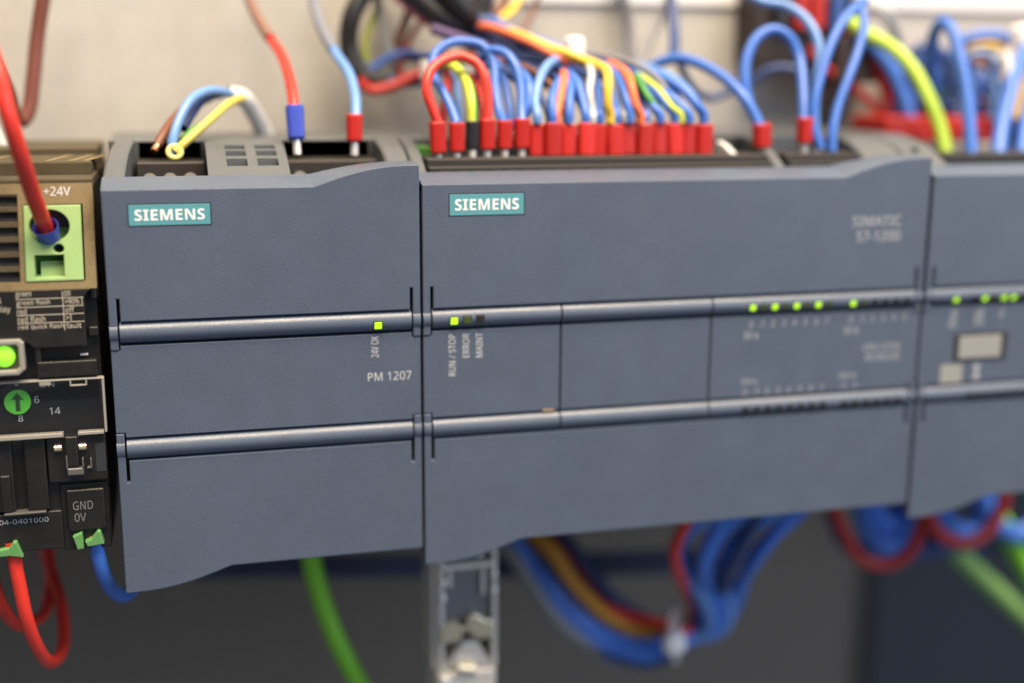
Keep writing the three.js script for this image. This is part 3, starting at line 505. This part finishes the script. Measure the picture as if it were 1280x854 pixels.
// power supply input and output wires
{
  const t = wire('wire', 'light blue wire bending into the left terminal of the power supply', m.blueLight, 1.12, [[15.5, 98.0, -29.0], [15.6, 100.6, -29.0], [17.1, 105.2, -31.0], [20.0, 110.2, -35.0], [23.2, 112.3, -40.0], [26.5, 112.8, -45.0], [31.0, 111.7, -52.0]]);
  const y = [[16.2, 98.8, -28.0], [19.3, 101.5, -29.0], [24.7, 106.0, -33.0], [29.7, 109.6, -42.0], [33.6, 110.9, -52.0]], u = wire('wire', 'yellow and green earth wire slanting into the left terminal of the power supply', M(.6, .5, .1, .45), 1.0, y);
  part(u, 'green_stripe', [tube([[18.0, 101.2, -32.0], [20.0, 103.0, -33.0], [22.4, 104.4, -35.0]], .9)], m.stripe);
  part(u, 'wire_lug', [new THREE.TorusGeometry(1.5, .6, 10, 24).rotateX(-.4).translate(...[16.1, 98.8, -27.5])], M(.8, .68, .2, .35));
  const b = wire('wire', 'brown wire with bare copper tip in the left terminal of the power supply', m.brown, 1.2, [[12.1, 100.1, -31.0], [13.5, 102.3, -33.0], [15.6, 105.1, -38.0], [19.3, 108.3, -46.0], [25.5, 110.9, -54.0]]);
  part(b, 'copper_tip', [tube([[11.3, 98.8, -29.0], [11.7, 99.4, -30.0], [12.3, 100.3, -31.0]], .85)], m.copper);
  wire('cable', 'grey cable sheath behind the power supply from which three mains wires emerge', m.greyLight, 2.3, [[30.1, 111.7, -54.0], [34.0, 110.7, -55.0], [36.9, 106.7, -58.0], [39.8, 100.6, -62.0], [43.7, 91.8, -66.0]], undefined, 'cable');
  wire('wire', 'dark blue wire bowing between the light blue and the brown one', m.blueDark, 1.3, [[18.2, 104.0, -36.0], [20.7, 107.7, -40.0], [24.1, 111.1, -46.0], [29.1, 112.1, -52.0]]);
  const r = wire('wire', 'red wire running down into the blue ferrule on the power supply', m.red, 1.36, [[35.7, 145.9, -78.0], [38.0, 135.2, -72.0], [40.6, 128.1, -62.0], [43.4, 122.2, -50.0], [44.5, 116.5, -40.0], [44.8, 111.3, -34.0], [44.8, 107.0, -30.0]]);
  part(r, 'upper_tube', [tube([[35.7, 145.9, -78.0], [38.0, 135.2, -72.0], [40.6, 128.1, -62.0], [41.6, 125.9, -57.0]], 1.46)], M(.2, .11, .085, .6), 'brown outer tube over the upper end');  // wider tube laid over the red wire, turning its upper end brown
  ferrule(r, [44.9, 99.4, -28.0], sub([44.8, 108.0, -30.0], [44.9, 99.4, -28.0]), m.collarBlue, 4.4, 4.2, 8.4, 1.9);
  const s = wire('wire', 'blue wire running down into the red ferrule at the right of the power supply', m.blueLight, 1.32, [[54.9, 146.6, -80.0], [54.9, 136.2, -74.0], [56.0, 128.8, -66.0], [58.3, 122.0, -55.0], [60.2, 117.1, -45.0], [60.6, 111.3, -37.0], [59.8, 105.0, -31.0]]);
  part(s, 'upper_tube', [tube([[54.9, 146.6, -80.0], [54.9, 136.2, -74.0], [56.0, 128.8, -66.0], [57.7, 123.2, -57.0]], 1.42)], M(.16, .18, .24, .6), 'grey outer tube over the upper end');  // outer tube that only greys the top of the blue wire
  ferrule(s, [58.9, 99.1, -28.0], [.02, 1, -.05], m.collar, 4.0, 3.6, 6.8, 1.6);
}
// front left wires on the fuse module
{
  const r = wire('wire', 'thick red wire coming in from the left into the green terminal', m.red, 1.72, [[-28.5, 136.7, -10.0], [-21.3, 128.3, 2.0], [-17.8, 119.6, 9.0], [-15.8, 110.3, 12.0], [-14.2, 101.5, 10.0], [-13.0, 92.8, 4.0], [-12.0, 86.9, -1.0], [-11.5, 82.1, -6.0]]);
  const f = V(sub([-12.9, 92.9, 5.0], [-11.2, 81.7, -4.0])).normalize(), q = new THREE.Quaternion().setFromUnitVectors(new THREE.Vector3(0, 1, 0), f);
  part(r, 'ferrule_collar', [new THREE.LatheGeometry([[1.8, -4], [2.4, -1.5], [2.75, 1.2], [2.5, 1.3], [2.1, -1]].map((p) => new THREE.Vector2(...p)), 32).applyQuaternion(q).translate(...[-11.4, 83.9, -3.0])], m.collarBlue);
  wire('wire', 'brown red wire hanging in a U before the wall at the upper left', m.redBrown, 1.9, [[-12.7, 145.3, -74.0], [-15.1, 135.3, -74.0], [-17.2, 125.2, -74.0], [-18.8, 115.0, -73.0], [-20.3, 107.2, -72.0], [-21.9, 104.5, -71.0], [-23.3, 105.9, -68.0], [-23.9, 112.1, -62.0], [-26.1, 120.8, -52.0]]);
  wire('wire', 'dark grey cable behind the thick red wire at the left edge', m.grey, 2.0, [[-30.3, 111.1, -60.0], [-26.9, 102.3, -58.0], [-25.0, 97.4, -56.0], [-24.0, 92.6, -54.0]]);
  wire('wire', 'red wire dropping from the lower green clip in a long loop', m.red, 1.55, [[-23.9, 14.1, -3.0], [-23.6, 11.4, -3.0], [-22.8, 3.6, -3.0], [-21.9, -5.7, -4.0], [-20.5, -15.1, -8.0], [-19.0, -21.5, -14.0], [-17.4, -24.4, -24.0], [-17.3, -23.0, -34.0], [-18.5, -17.5, -42.0], [-20.8, -11.9, -48.0], [-21.9, -5.5, -52.0]]);
  wire('wire', 'red wire at the left edge looping behind the long red loop', m.red, 1.5, [[-29.1, 10.8, -6.0], [-28.7, 1.2, -8.0], [-27.4, -7.2, -12.0], [-25.9, -13.9, -20.0], [-23.3, -17.4, -30.0], [-21.8, -18.5, -40.0], [-21.5, -13.8, -50.0], [-23.2, -6.9, -56.0]]);
  const b = wire('wire', 'blue wire curving from the 0V clip behind the power supply', m.blue, 1.75, [[-5.7, 12.8, -4.0], [-5.6, 9.3, -4.0], [-5.0, 4.5, -5.0], [-3.9, -0.8, -8.0], [-2.1, -6.0, -14.0], [-0.5, -9.2, -22.0], [2.3, -9.7, -34.0], [4.1, -7.2, -44.0]]);
  part(b, 'red_sleeve', [tube([[-5.6, 13.8, -4.0], [-5.7, 13.0, -4.0], [-5.6, 12.2, -4.0]], 1.95)], m.red);
}
// right end of the controller
{
  const w1 = wire('wire', 'blue wire arching from behind the row into the left ferrule of the short strip', m.blue, 1.45, [[142.2, 115.8, -52.0], [144.8, 119.7, -48.0], [149.5, 121.6, -44.0], [154.0, 120.1, -38.0], [158.4, 116.6, -32.0], [161.6, 111.5, -26.0], [164.2, 105.8, -23.0], [164.7, 103.4, -22.0]]);
  ferrule(w1, [165.0, 98.2, -21.0], [-.05, 1, 0], m.collar, 4.6, 4.2, 6.4, .4);
  const w2 = wire('wire', 'tall blue loop over the short terminal strip, feeding its right ferrule', m.blue, 1.4, [[165.9, 105.7, -27.0], [165.0, 109.8, -30.0], [164.5, 116.0, -32.0], [166.0, 122.7, -34.0], [169.3, 127.4, -35.0], [173.5, 129.3, -35.0], [177.5, 127.7, -34.0], [179.9, 122.8, -32.0], [179.4, 116.1, -28.0], [178.1, 109.9, -24.0], [176.9, 103.8, -21.0]]);
  ferrule(w2, [177.3, 97.9, -21.0], [0, 1, 0], m.collar, 4.4, 4.0, 6.8, 1.8);
  const w3 = wire('wire', 'pale blue wire falling past the white trim onto the short strip', m.blueLight, 1.3, [[164.4, 143.9, -48.0], [172.7, 137.3, -42.0], [179.1, 135.6, -38.0], [182.7, 131.5, -33.0], [184.3, 124.9, -29.0], [182.8, 116.1, -26.0], [180.8, 107.8, -23.0], [180.1, 99.6, -20.0]]);
  ferrule(w3, [180.7, 97.9, -20.0], [0, 1, 0], m.collarBlue, 2.6, 2.6, 2.0, 1.8);
  wire('wire', 'thin blue wire of the tall narrow loop, its left strand', m.blue, 1.25, [[181.1, 98.4, -19.0], [179.2, 103.8, -20.0], [179.5, 110.0, -21.0], [182.0, 117.2, -23.0], [186.4, 126.1, -26.0], [191.4, 132.1, -29.0], [196.8, 135.6, -32.0], [201.4, 137.6, -36.0]]);
  wire('wire', 'thin blue wire of the tall narrow loop, its right strand', m.blue, 1.2, [[183.9, 97.6, -18.0], [184.3, 102.8, -19.0], [186.6, 109.6, -21.0], [190.3, 117.0, -23.0], [194.4, 124.1, -26.0], [197.3, 130.9, -29.0], [197.8, 134.8, -32.0], [197.6, 135.8, -36.0]]);
  const gy = [[210.0, 133.3, -60.0], [212.8, 129.2, -54.0], [217.1, 125.6, -48.0], [221.1, 119.5, -42.0], [223.7, 110.6, -36.0], [225.3, 103.0, -32.0], [225.4, 95.4, -28.0]], g = wire('wire', 'bright yellow green wire curving down between controller and right module', m.limeCable, 2.0, gy);
  wire('wire', 'thick red wire running down behind the yellow green one', m.redDark, 2.6, [[212.0, 137.4, -76.0], [218.7, 130.3, -74.0], [225.8, 122.7, -72.0], [230.2, 114.7, -70.0], [232.5, 106.2, -68.0], [232.8, 100.2, -66.0]]);
  wire('wire', 'second red wire close beside the thick one, under the tall loop', m.redDark, 2.2, [[217.3, 135.2, -78.0], [226.3, 126.1, -77.0], [232.5, 118.3, -76.0], [237.2, 108.5, -75.0], [239.5, 100.5, -74.0]]);
  wire('wire', 'blue wire running between the red and the yellow green one', m.blue, 2.1, [[218.0, 131.1, -70.0], [223.7, 125.9, -68.0], [228.5, 119.8, -66.0], [232.3, 111.7, -64.0], [234.5, 104.0, -62.0]]);
  wire('wire', 'grey wire arching at the top right of the tall loop', m.grey, 1.6, [[218.8, 138.0, -76.0], [226.4, 137.6, -74.0], [232.2, 134.3, -74.0], [236.7, 128.6, -76.0], [240.4, 120.9, -80.0]]);
  wire('wire', 'blue wire arching over and down onto the right module', m.blue, 1.75, [[234.9, 113.8, -52.0], [231.2, 123.0, -48.0], [228.8, 129.2, -44.0], [228.5, 132.2, -40.0], [229.1, 129.9, -36.0], [229.3, 123.3, -32.0], [229.4, 115.2, -28.0], [228.8, 105.5, -24.0], [227.5, 91.6, -19.0]]);
  wire('wire', 'blue wire lying level in the upper right corner', m.blue, 1.9, [[247.2, 123.2, -62.0], [249.4, 127.5, -60.0], [254.0, 129.2, -58.0], [259.2, 129.0, -56.0], [265.2, 125.2, -54.0], [273.0, 118.6, -54.0]]);
  wire('wire', 'ochre wire under the level blue one in the upper right corner', m.yellow, 1.5, [[250.5, 122.8, -66.0], [254.0, 125.7, -64.0], [258.7, 126.5, -62.0], [263.6, 125.8, -60.0], [266.2, 121.4, -56.0], [263.7, 113.9, -50.0], [258.0, 104.6, -44.0]]);
  wire('wire', 'brown wire under the ochre one in the upper right corner', m.brown, 2.0, [[256.0, 120.0, -72.0], [261.6, 121.5, -72.0], [267.5, 121.0, -72.0], [270.6, 117.1, -70.0]]);
  wire('wire', 'blue wire dropping steeply at the right edge, left of the bundle', m.blue, 2.2, [[261.7, 125.5, -46.0], [256.0, 119.7, -42.0], [249.8, 111.8, -36.0], [243.7, 103.0, -30.0], [237.5, 91.2, -22.0]]);
  wire('wire', 'pale grey wire in the middle of the right edge bundle', m.greyLight, 1.4, [[253.3, 123.1, -44.0], [252.8, 117.4, -41.0], [249.5, 109.5, -36.0], [244.4, 100.7, -30.0], [240.0, 91.0, -24.0]]);
  wire('wire', 'blue wire at the far right edge of the picture', m.blue, 2.3, [[270.6, 123.3, -48.0], [263.2, 114.0, -42.0], [254.9, 105.0, -34.0], [246.8, 90.9, -24.0]]);
  wire('wire', 'dark blue wire deep inside the right edge bundle', m.blueDark, 2.2, [[264.7, 117.3, -70.0], [264.1, 110.0, -64.0], [264.1, 104.1, -56.0], [259.8, 96.2, -46.0], [253.2, 88.7, -36.0]]);
  wire('wire', 'blue wire bending from the blue plug to the right edge bundle', m.blue, 1.8, [[257.0, 120.9, -66.0], [256.9, 116.1, -62.0], [259.0, 112.3, -58.0], [261.5, 109.0, -54.0], [259.9, 101.0, -46.0]]);
  for (const [label, mat, r, pts] of [
    ['blue loop standing just right of the blue plug', m.blue, 1.3, [[255.8, 99.2, -58.0], [253.6, 108.9, -57.0], [253.8, 116.1, -56.0], [257.6, 118.0, -56.0], [260.8, 114.2, -56.0], [262.4, 104.1, -56.0], [259.9, 94.6, -52.0]]],
    ['dark blue wire curling left of the blue plug', m.blueDark, 1.4, [[231.6, 101.4, -66.0], [231.9, 111.1, -66.0], [234.7, 117.9, -66.0], [239.7, 118.9, -66.0], [243.0, 113.1, -66.0], [243.3, 100.2, -64.0]]],
    ['thin pale blue wire looping over the ochre wire at right', m.blueLight, 1.0, [[250.1, 111.3, -58.0], [247.8, 120.8, -56.0], [250.0, 124.1, -54.0], [255.1, 122.8, -54.0], [257.4, 116.2, -54.0], [256.1, 104.3, -52.0]]],
    ['thin red wire slanting behind the tall narrow blue loop', m.redDark, 1.3, [[204.9, 125.4, -74.0], [209.6, 119.7, -72.0], [218.1, 114.9, -72.0], [226.9, 108.6, -72.0], [232.4, 101.7, -70.0]]],
    ['blue wire lying low behind the yellow green one', m.blue, 1.4, [[233.1, 120.8, -70.0], [236.4, 113.0, -69.0], [241.8, 109.1, -68.0], [249.1, 108.2, -67.0], [254.8, 104.8, -64.0], [254.3, 96.8, -58.0]]],
  ]) wire('wire', label, mat, r, pts);
  for (let i = 0; i < 2; i++) { const c = i ? [264.1, 106.8, -62.0] : [259.1, 105.9, -62.0], t = thing('connector', i ? 'right one of two small red connectors above the red bar' : 'left one of two small red connectors above the red bar', 'connector', c); part(t, 'connector_body', [box(c[0] - 1.9, c[0] + 1.9, c[1] - 5, c[1] + 4, c[2] - 4, c[2], .6)], m.redBlock); part(t, 'connector_slot', [box(c[0] - .9, c[0] + .9, c[1] - 2, c[1] + 1.5, c[2] - .6, c[2] + .1, .1)], m.black); }
  wire('wire', 'thin red wire looping low behind the right edge bundle', m.redDark, 1.5, [[263.8, 113.5, -74.0], [266.0, 107.0, -72.0], [269.0, 103.5, -70.0], [274.1, 106.0, -70.0], [277.1, 113.6, -72.0]]);
  wire('wire', 'blue wire curling in front of the blue plug', m.blueDark, 1.7, [[233.6, 120.8, -62.0], [236.0, 125.5, -62.0], [240.3, 126.0, -62.0], [245.2, 121.3, -62.0], [248.0, 112.2, -60.0], [248.0, 101.8, -56.0]]);
  wire('wire', 'blue wire slanting from the dark block behind the yellow green wire', m.blueDark, 1.7, [[226.8, 125.6, -74.0], [233.8, 120.8, -73.0], [240.6, 113.0, -72.0], [244.7, 103.7, -70.0]]);
  const t = thing('cable_tie', 'white cable tie at the right edge of the upper wires', 'cable tie', [262.8, 127.5, -50.0]);
  part(t, 'tie_head', [new RoundedBoxGeometry(7, 8, 6, 3, 2).translate(...[263.2, 128.4, -50.0])], m.white);
  part(t, 'tie_band', [new THREE.TorusGeometry(6, 1, 8, 30).scale(1, 1, 2).rotateX(1.2).translate(...[264.6, 122.4, -54.0])], m.white);
}
// parts mounted on the wall behind
{
  const a = [186.7, 137.7, -72.0], b = [231.4, 114.9, -72.0], t = thing('terminal_block', 'dark brown terminal block on the wall behind the tall blue loops', 'terminal block', [(a[0] + b[0]) / 2, b[1], -88]);
  part(t, 'block_body', [box(a[0], b[0] - 12, b[1] + 6, a[1] + 6, -88, -74, .8), box(a[0] + 26, b[0], b[1], b[1] + 14, -88, -70, .8)], m.brownBlock);
  for (let i = 0; i < 5; i++) part(t, 'marker_tab', [box(a[0] + 6 + i * 6, a[0] + 10 + i * 6, b[1] + 16, b[1] + 26, -74.5, -71 + (i % 2), .5)], i === 1 || i === 2 ? m.redBlock : i === 3 ? m.blueBlock : m.black);
  const c = [220.0, 105.2, -52.0], d = [262.9, 97.8, -52.0], u = thing('bus_bar', 'red bar lying behind the cheeks of controller and right module', 'terminal block', [(c[0] + d[0]) / 2, d[1], -88]);
  part(u, 'bar_body', [box(c[0], d[0], d[1], c[1], -72, -52, .8)], m.redBlock);
  for (let i = 0; i < 6; i++) part(u, 'bar_screw', [new THREE.CylinderGeometry(1.6, 1.6, 1, 16).rotateX(Math.PI / 2).translate(c[0] + 4 + i * 7, (c[1] + d[1]) / 2, -51.8)], m.redDark);
  const e = [238.9, 125.2, -70.0], f = [260.8, 103.6, -70.0], v = thing('plug', 'blue plug block above the red bar on the wall', 'plug', [(e[0] + f[0]) / 2, f[1], -88]);
  part(v, 'plug_body', [box(e[0], f[0], f[1] + .4, e[1] - 6, -86, -70, 1), box(e[0] + 3, f[0] - 4, e[1] - 7, e[1], -84, -74, 1)], m.blueBlock);
  part(v, 'plug_window', [box(e[0] + 6, f[0] - 6, f[1] + 6, e[1] - 12, -70.2, -69.4, .3)], M(.06, .16, .22, .3));
  const g = [85.8, 138.8, -87.0], w = thing('trim_strip', 'white trim strip on the wall along the top of the picture', 'trim', [150, g[1], -86]);
  part(w, 'strip_backing', [box(g[0], 420, g[1], g[1] + 40, -87.9, -87.4, .2)], m.duct);
  part(w, 'strip_face', [box(g[0] - .5, 420, g[1] - .8, g[1] + 40.5, -87.3, -86.8, .2)], m.duct);
}
// ------------------------------------------------------------------ below the modules
{
  const t = thing('network_plug', 'metal network plug under the left end of the controller', 'plug', [87.3, -26.8, -26.0]);
  const o = [78.4, -10.7, -24.0], X0 = o[0], X1 = X0 + 16, Y1 = o[1] + 3.5, z = -24;
  part(t, 'shell', [box(X0, X0 + 1.4, Y1 - 34, Y1, z - 13, z + .6, .3), box(X1 - 1.4, X1, Y1 - 34, Y1, z - 13, z + .6, .3), box(X0, X1, Y1 - 34, Y1, z - 13, z - 12, .2)], m.metalDull);
  part(t, 'shell_face', [box(X0 + 1.5, X1 - 1.5, Y1 - 20, Y1 - 1.5, z - 9, z - 1.2, .5)], M(.15, .155, .17, .35));
  part(t, 'top_bar', [box(X0 + .6, X1 - .2, Y1 - 4.6, Y1 - 3.2, z - 4, z + 1.4, .5)], m.metal);
  for (const [x, y] of [[X0 + 1, -8], [X0 + 1, -12.5], [X1 - 1, -7], [X1 - 1, -11.6], [X0 + 11, -.6], [X1 - 1.6, .4]]) part(t, 'rivet', [new THREE.SphereGeometry(.95, 16, 10).scale(1, 1, .6).translate(x, Y1 + y, z + .8)], m.metal);
  part(t, 'side_spring', [box(X0 + 2.5, X0 + 3.6, Y1 - 10, Y1 - 5.6, z - 1, z + .1, .3)], m.metal);
  part(t, 'side_spring', [box(X1 - 4.2, X1 - 3.2, Y1 - 13, Y1 - 5.4, z - 1, z + .1, .3)], m.metal);
  part(t, 'latch', [plate([[X0 + .6, Y1 - 25.5], [X0 + 5.6, Y1 - 25], [X0 + 6.4, Y1 - 22.4], [X0 + 4.6, Y1 - 19.2], [X0 + 2, Y1 - 19.6], [X0 + .5, Y1 - 22]], z - 1, z + 1.2, .2), plate([[X0 + 8.6, Y1 - 23.6], [X0 + 11, Y1 - 25.2], [X1 - .8, Y1 - 24.8], [X1 - 1.2, Y1 - 20.5], [X1 - 3.6, Y1 - 19.8], [X0 + 9.4, Y1 - 17.8], [X0 + 7.4, Y1 - 18.6]], z - 1, z + 1.2, .2), box(X0 + 5.6, X0 + 8.8, Y1 - 22.6, Y1 - 21, z - 1, z + .8, .3)], m.gold);
  part(t, 'cable_clamp', [plate([[X0 + 1.2, Y1 - 33.5], [X1 - 1.5, Y1 - 33.5], [X0 + 10.6, Y1 - 26.4], [X0 + 6.6, Y1 - 26.2]], z - 3, z + .4, .3), box(X0 - .8, X1 - .4, Y1 - 46, Y1 - 34, z - 13, z + 1.5, .8)], m.metalDull);
  part(t, 'clamp_screw', [new THREE.CylinderGeometry(1.7, 1.7, 5, 20).rotateZ(1.35).translate(X0 + 7, Y1 - 33, z + 1.6)], m.gold);
  part(t, 'clamp_screw', [new THREE.SphereGeometry(1.7, 16, 12).translate(X0 + 1, Y1 - 35.4, z + 2)], m.metal);
  part(t, 'side_shell', [box(X0 - 1.6, X0 - .1, Y1 - 34, Y1 - 2, z - 13, z - 1.5, .4)], m.metalDull);
}
wire('cable', 'bright green cable hanging below the power supply', m.greenCable, 2.75, [[46.6, -6.6, -50.0], [47.6, -17.3, -50.0], [49.9, -28.0, -49.0], [53.4, -39.1, -47.0], [58.8, -51.6, -45.0], [66.2, -67.1, -44.0]], undefined, 'cable');
wire('cable', 'pale green cable slanting down at the lower right', m.paleGreen, 3.6, [[254.7, -28.8, -66.0], [265.2, -40.4, -64.0], [277.4, -51.9, -62.0], [295.0, -67.7, -60.0], [315.0, -84.8, -58.0]], undefined, 'cable');
wire('cable', 'bright green cable at the right edge below the right module', m.greenCable, 3.6, [[274.5, -23.4, -62.0], [283.4, -36.3, -60.0], [291.5, -49.4, -58.0], [305.2, -70.6, -56.0]], undefined, 'cable');
wire('cable', 'dark blue cable running level on the wall below the modules', m.blueFaint, 2.6, [[14.9, -30.2, -84.0], [36.2, -31.6, -84.0], [60.6, -34.3, -84.0], [93.7, -37.4, -84.0], [125.6, -40.7, -84.0], [156.1, -43.2, -84.0], [187.8, -45.3, -84.0]], undefined, 'cable');
wire('cable', 'second dark blue cable lying just above the first below the modules', m.blueFaint, 2.0, [[19.8, -28.3, -87.0], [53.6, -31.4, -87.0], [94.3, -35.7, -87.0], [132.0, -38.6, -87.0], [183.2, -42.5, -87.0]], undefined, 'cable');
const knot = [157.7, -52.9, -48.0];
{ // strands from the controller's lower terminals to the tie
  const xs = [[868, m.red, 'red'], [880, m.blueLow, 'blue'], [894, m.blueLight, 'pale blue'], [908, m.blueLow, 'blue'], [920, m.blueLow, 'blue'], [934, m.blueLow, 'blue'], [948, m.blueDark, 'dark blue'], [962, m.blueLow, 'blue'], [976, m.blueLight, 'pale blue'], [990, m.blueLow, 'blue'], [1004, m.blueLow, 'blue']];
  const P0 = [148.9, -1.0, -22.0], P1 = [185.3, -3.0, -24.0];
  xs.forEach(([u, mat, c], i) => {
    const k = i / 10, top = add(P0, sub(P1, P0), k), o = [rr(-2, 2), rr(-2.5, 2.5), rr(-4, 4)];
    const bulge = add(add(top, [-1.5 - 8 * k, -14 - 3 * k, -5 - 4 * (i % 3)]), o, .5), low = add(knot, [7 + 8 * k, 6 - 2 * k, (i % 3) * 4 - 4]);
    const red = i === 0;
    const tail = red ? [add(knot, [1, 4, 2]), ...[[152.0, -46.9, -50.0], [145.1, -46.3, -54.0], [134.1, -42.4, -60.0], [122.9, -35.8, -66.0], [114.9, -28.1, -70.0]]] : [add(knot, o, .7), ...[[147.3, -57.1, -52.0], [135.6, -53.5, -56.0], [125.3, -45.7, -60.0], [117.9, -36.4, -65.0], [111.0, -27.2, -70.0], [104.3, -18.1, -74.0]].map((p, j) => add(p, [o[0] * .6, o[1] * 1.6 + (i % 3) - 1, o[2]]))];
    wire('wire', `${c} wire, ${i === 0 ? 'leftmost' : ORD[i] + ' from left'} of those dropping from the controller to the tie`, mat, red ? 1.75 : 1.95, [add(top, [0, 8, 0]), top, bulge, low, ...tail], 'wires dropping from under the controller');
  });
}
{
  const arc = [knot, [147.6, -55.7, -53.0], [136.4, -52.0, -57.0], [125.6, -43.5, -61.0], [118.4, -33.8, -65.0], [112.3, -25.2, -70.0], [106.9, -17.0, -74.0]];
  for (const [label, mat, r, o] of [['thick orange yellow cable along the inside of the sagging bundle', M(.6, .27, .02, .5), 2.5, [4, 6.5, 0]], ['dark red wire under the orange yellow one in the sagging bundle', M(.14, .01, .02, .5), 1.8, [1.5, 2.6, 1]], ['dark red wire above the orange yellow one in the sagging bundle', M(.3, .015, .04, .5), 1.6, [5.5, 10.5, -5]], ['grey cable on the left face of the sagging bundle', M(.2, .21, .22, .5), 2.4, [-2.6, -2.4, 4]], ['blue wire in the middle of the sagging bundle crossing the orange one', m.blue, 1.8, [0, 0, 5]], ['dark blue wire wandering over the middle of the sagging bundle', m.blueDark, 1.6, [1.0, 2, 3]], ['blue wire along the upper inside edge of the sagging bundle', m.blueDark, 2.1, [7, 14.5, -5]], ['green yellow wire in the sagging bundle beside the orange one', m.lime, .8, [1.0, 4.4, 1.6]]])
    wire('wire', label, mat, r, arc.map((p, i) => add(add(p, o, Math.min(1, .2 + i * .25)), [rr(-1, 1), rr(-1, 1), rr(-1, 1)])));
  const sag = [add(knot, [0, -1, 0]), [151.3, -58.6, -52.0], [141.9, -60.8, -55.0], [131.1, -55.5, -58.0], [122.3, -47.3, -62.0], [116.2, -37.2, -66.0], [111.3, -28.1, -71.0], [105.8, -18.6, -75.0]];
  for (const [label, mat, r, o] of [['blue wire along the underside of the sagging bundle', m.blueLow, 2.4, [0, 2, 2]], ['second blue wire low at the back of the sagging bundle', m.blueLow, 2.4, [1, 4.5, -2]], ['third blue wire on the near underside of the sagging bundle', m.blueLow, 1.9, [0, 5.6, 4]]])
    wire('wire', label, mat, r, sag.map((p, i) => add(add(p, o), [rr(-.8, .8), rr(-.8, .8), rr(-.8, .8)])));
  const t = thing('cable_tie', 'white cable tie round the bundle under the controller', 'cable tie', knot);
  part(t, 'tie_head', [new RoundedBoxGeometry(7, 7, 5, 3, 2.4).translate(...[152.6, -48.2, -38.0])], m.white);
  part(t, 'tie_band', [new THREE.TorusGeometry(6.2, .55, 8, 36).scale(1, 1, 1.3).rotateY(Math.PI / 2 - .5).translate(...knot)], m.white);
  part(t, 'tie_tail', [tube([[153.8, -47.8, -39.0], [152.0, -43.4, -40.0], [154.6, -40.8, -44.0]], .9)], M(.6, .5, .47, .5));
}
{ // loops under the right module
  const L = [
    ['red loop hanging under the right end of the controller', m.redDark, 2.1, [[206.7, -12.0, -46.0], [211.8, -22.4, -46.0], [218.0, -31.0, -46.0], [225.5, -33.5, -45.0], [232.6, -30.6, -44.0], [235.9, -23.5, -43.0], [236.1, -13.2, -42.0]]],
    ['red loop hanging under the left end of the right module', m.redDark, 2.1, [[236.2, -9.9, -40.0], [238.1, -18.9, -40.0], [245.0, -25.2, -41.0], [254.0, -27.6, -42.0], [262.0, -23.8, -43.0], [266.2, -17.5, -44.0], [267.2, -8.8, -45.0]]],
    ['blue wire loop behind the left red loop', m.blueLow, 3.4, [[224.7, -15.7, -60.0], [229.5, -29.3, -60.0], [236.9, -33.9, -60.0], [243.7, -28.9, -60.0], [244.4, -16.0, -60.0]]],
    ['second blue wire loop nested behind the left red loop', m.blueLow, 3.4, [[229.0, -14.3, -63.0], [234.6, -25.9, -63.0], [239.6, -29.1, -63.0], [242.7, -23.8, -63.0], [242.4, -12.7, -63.0]]],
    ['dark blue wire sagging from the left red loop to the right', m.blueDark, 3.0, [[218.5, -22.7, -66.0], [223.9, -33.2, -66.0], [234.4, -39.3, -66.0], [248.2, -38.8, -64.0], [258.9, -37.3, -62.0], [269.7, -35.3, -60.0]]],
    ['blue wire loop behind the right red loop', m.blueLow, 3.4, [[251.2, -14.5, -58.0], [255.9, -26.5, -58.0], [263.5, -30.6, -58.0], [269.3, -26.6, -58.0], [269.8, -13.3, -58.0]]],
    ['blue wire sagging at the right edge below the module', m.blue, 3.2, [[263.1, -12.1, -56.0], [272.1, -26.7, -56.0], [282.0, -32.7, -56.0], [294.0, -28.7, -56.0]]],
    ['dark blue wire crossing behind the right red loop', m.blueDark, 3.0, [[251.4, -25.6, -66.0], [260.4, -37.9, -66.0], [274.3, -39.8, -66.0], [290.0, -38.3, -66.0], [302.6, -36.0, -66.0]]],
  ];
  for (const [label, mat, r, pts] of L) wire('wire', label, mat, r, pts);
}
{
  const a = [347.1, -119.1, -246.0], t = thing('shade_sheet', 'dark navy sheet added for cable shade at the lower right behind the green cables', 'shade_sheet', [a[0] + 70, a[1] - 90, -246]);  // dark sheet standing in for the shadow of the cables
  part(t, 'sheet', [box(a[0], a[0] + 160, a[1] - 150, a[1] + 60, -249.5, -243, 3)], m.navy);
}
for (const o of scene.children) if (o.userData.base) delete o.userData.base;
renderer.render(scene, camera);
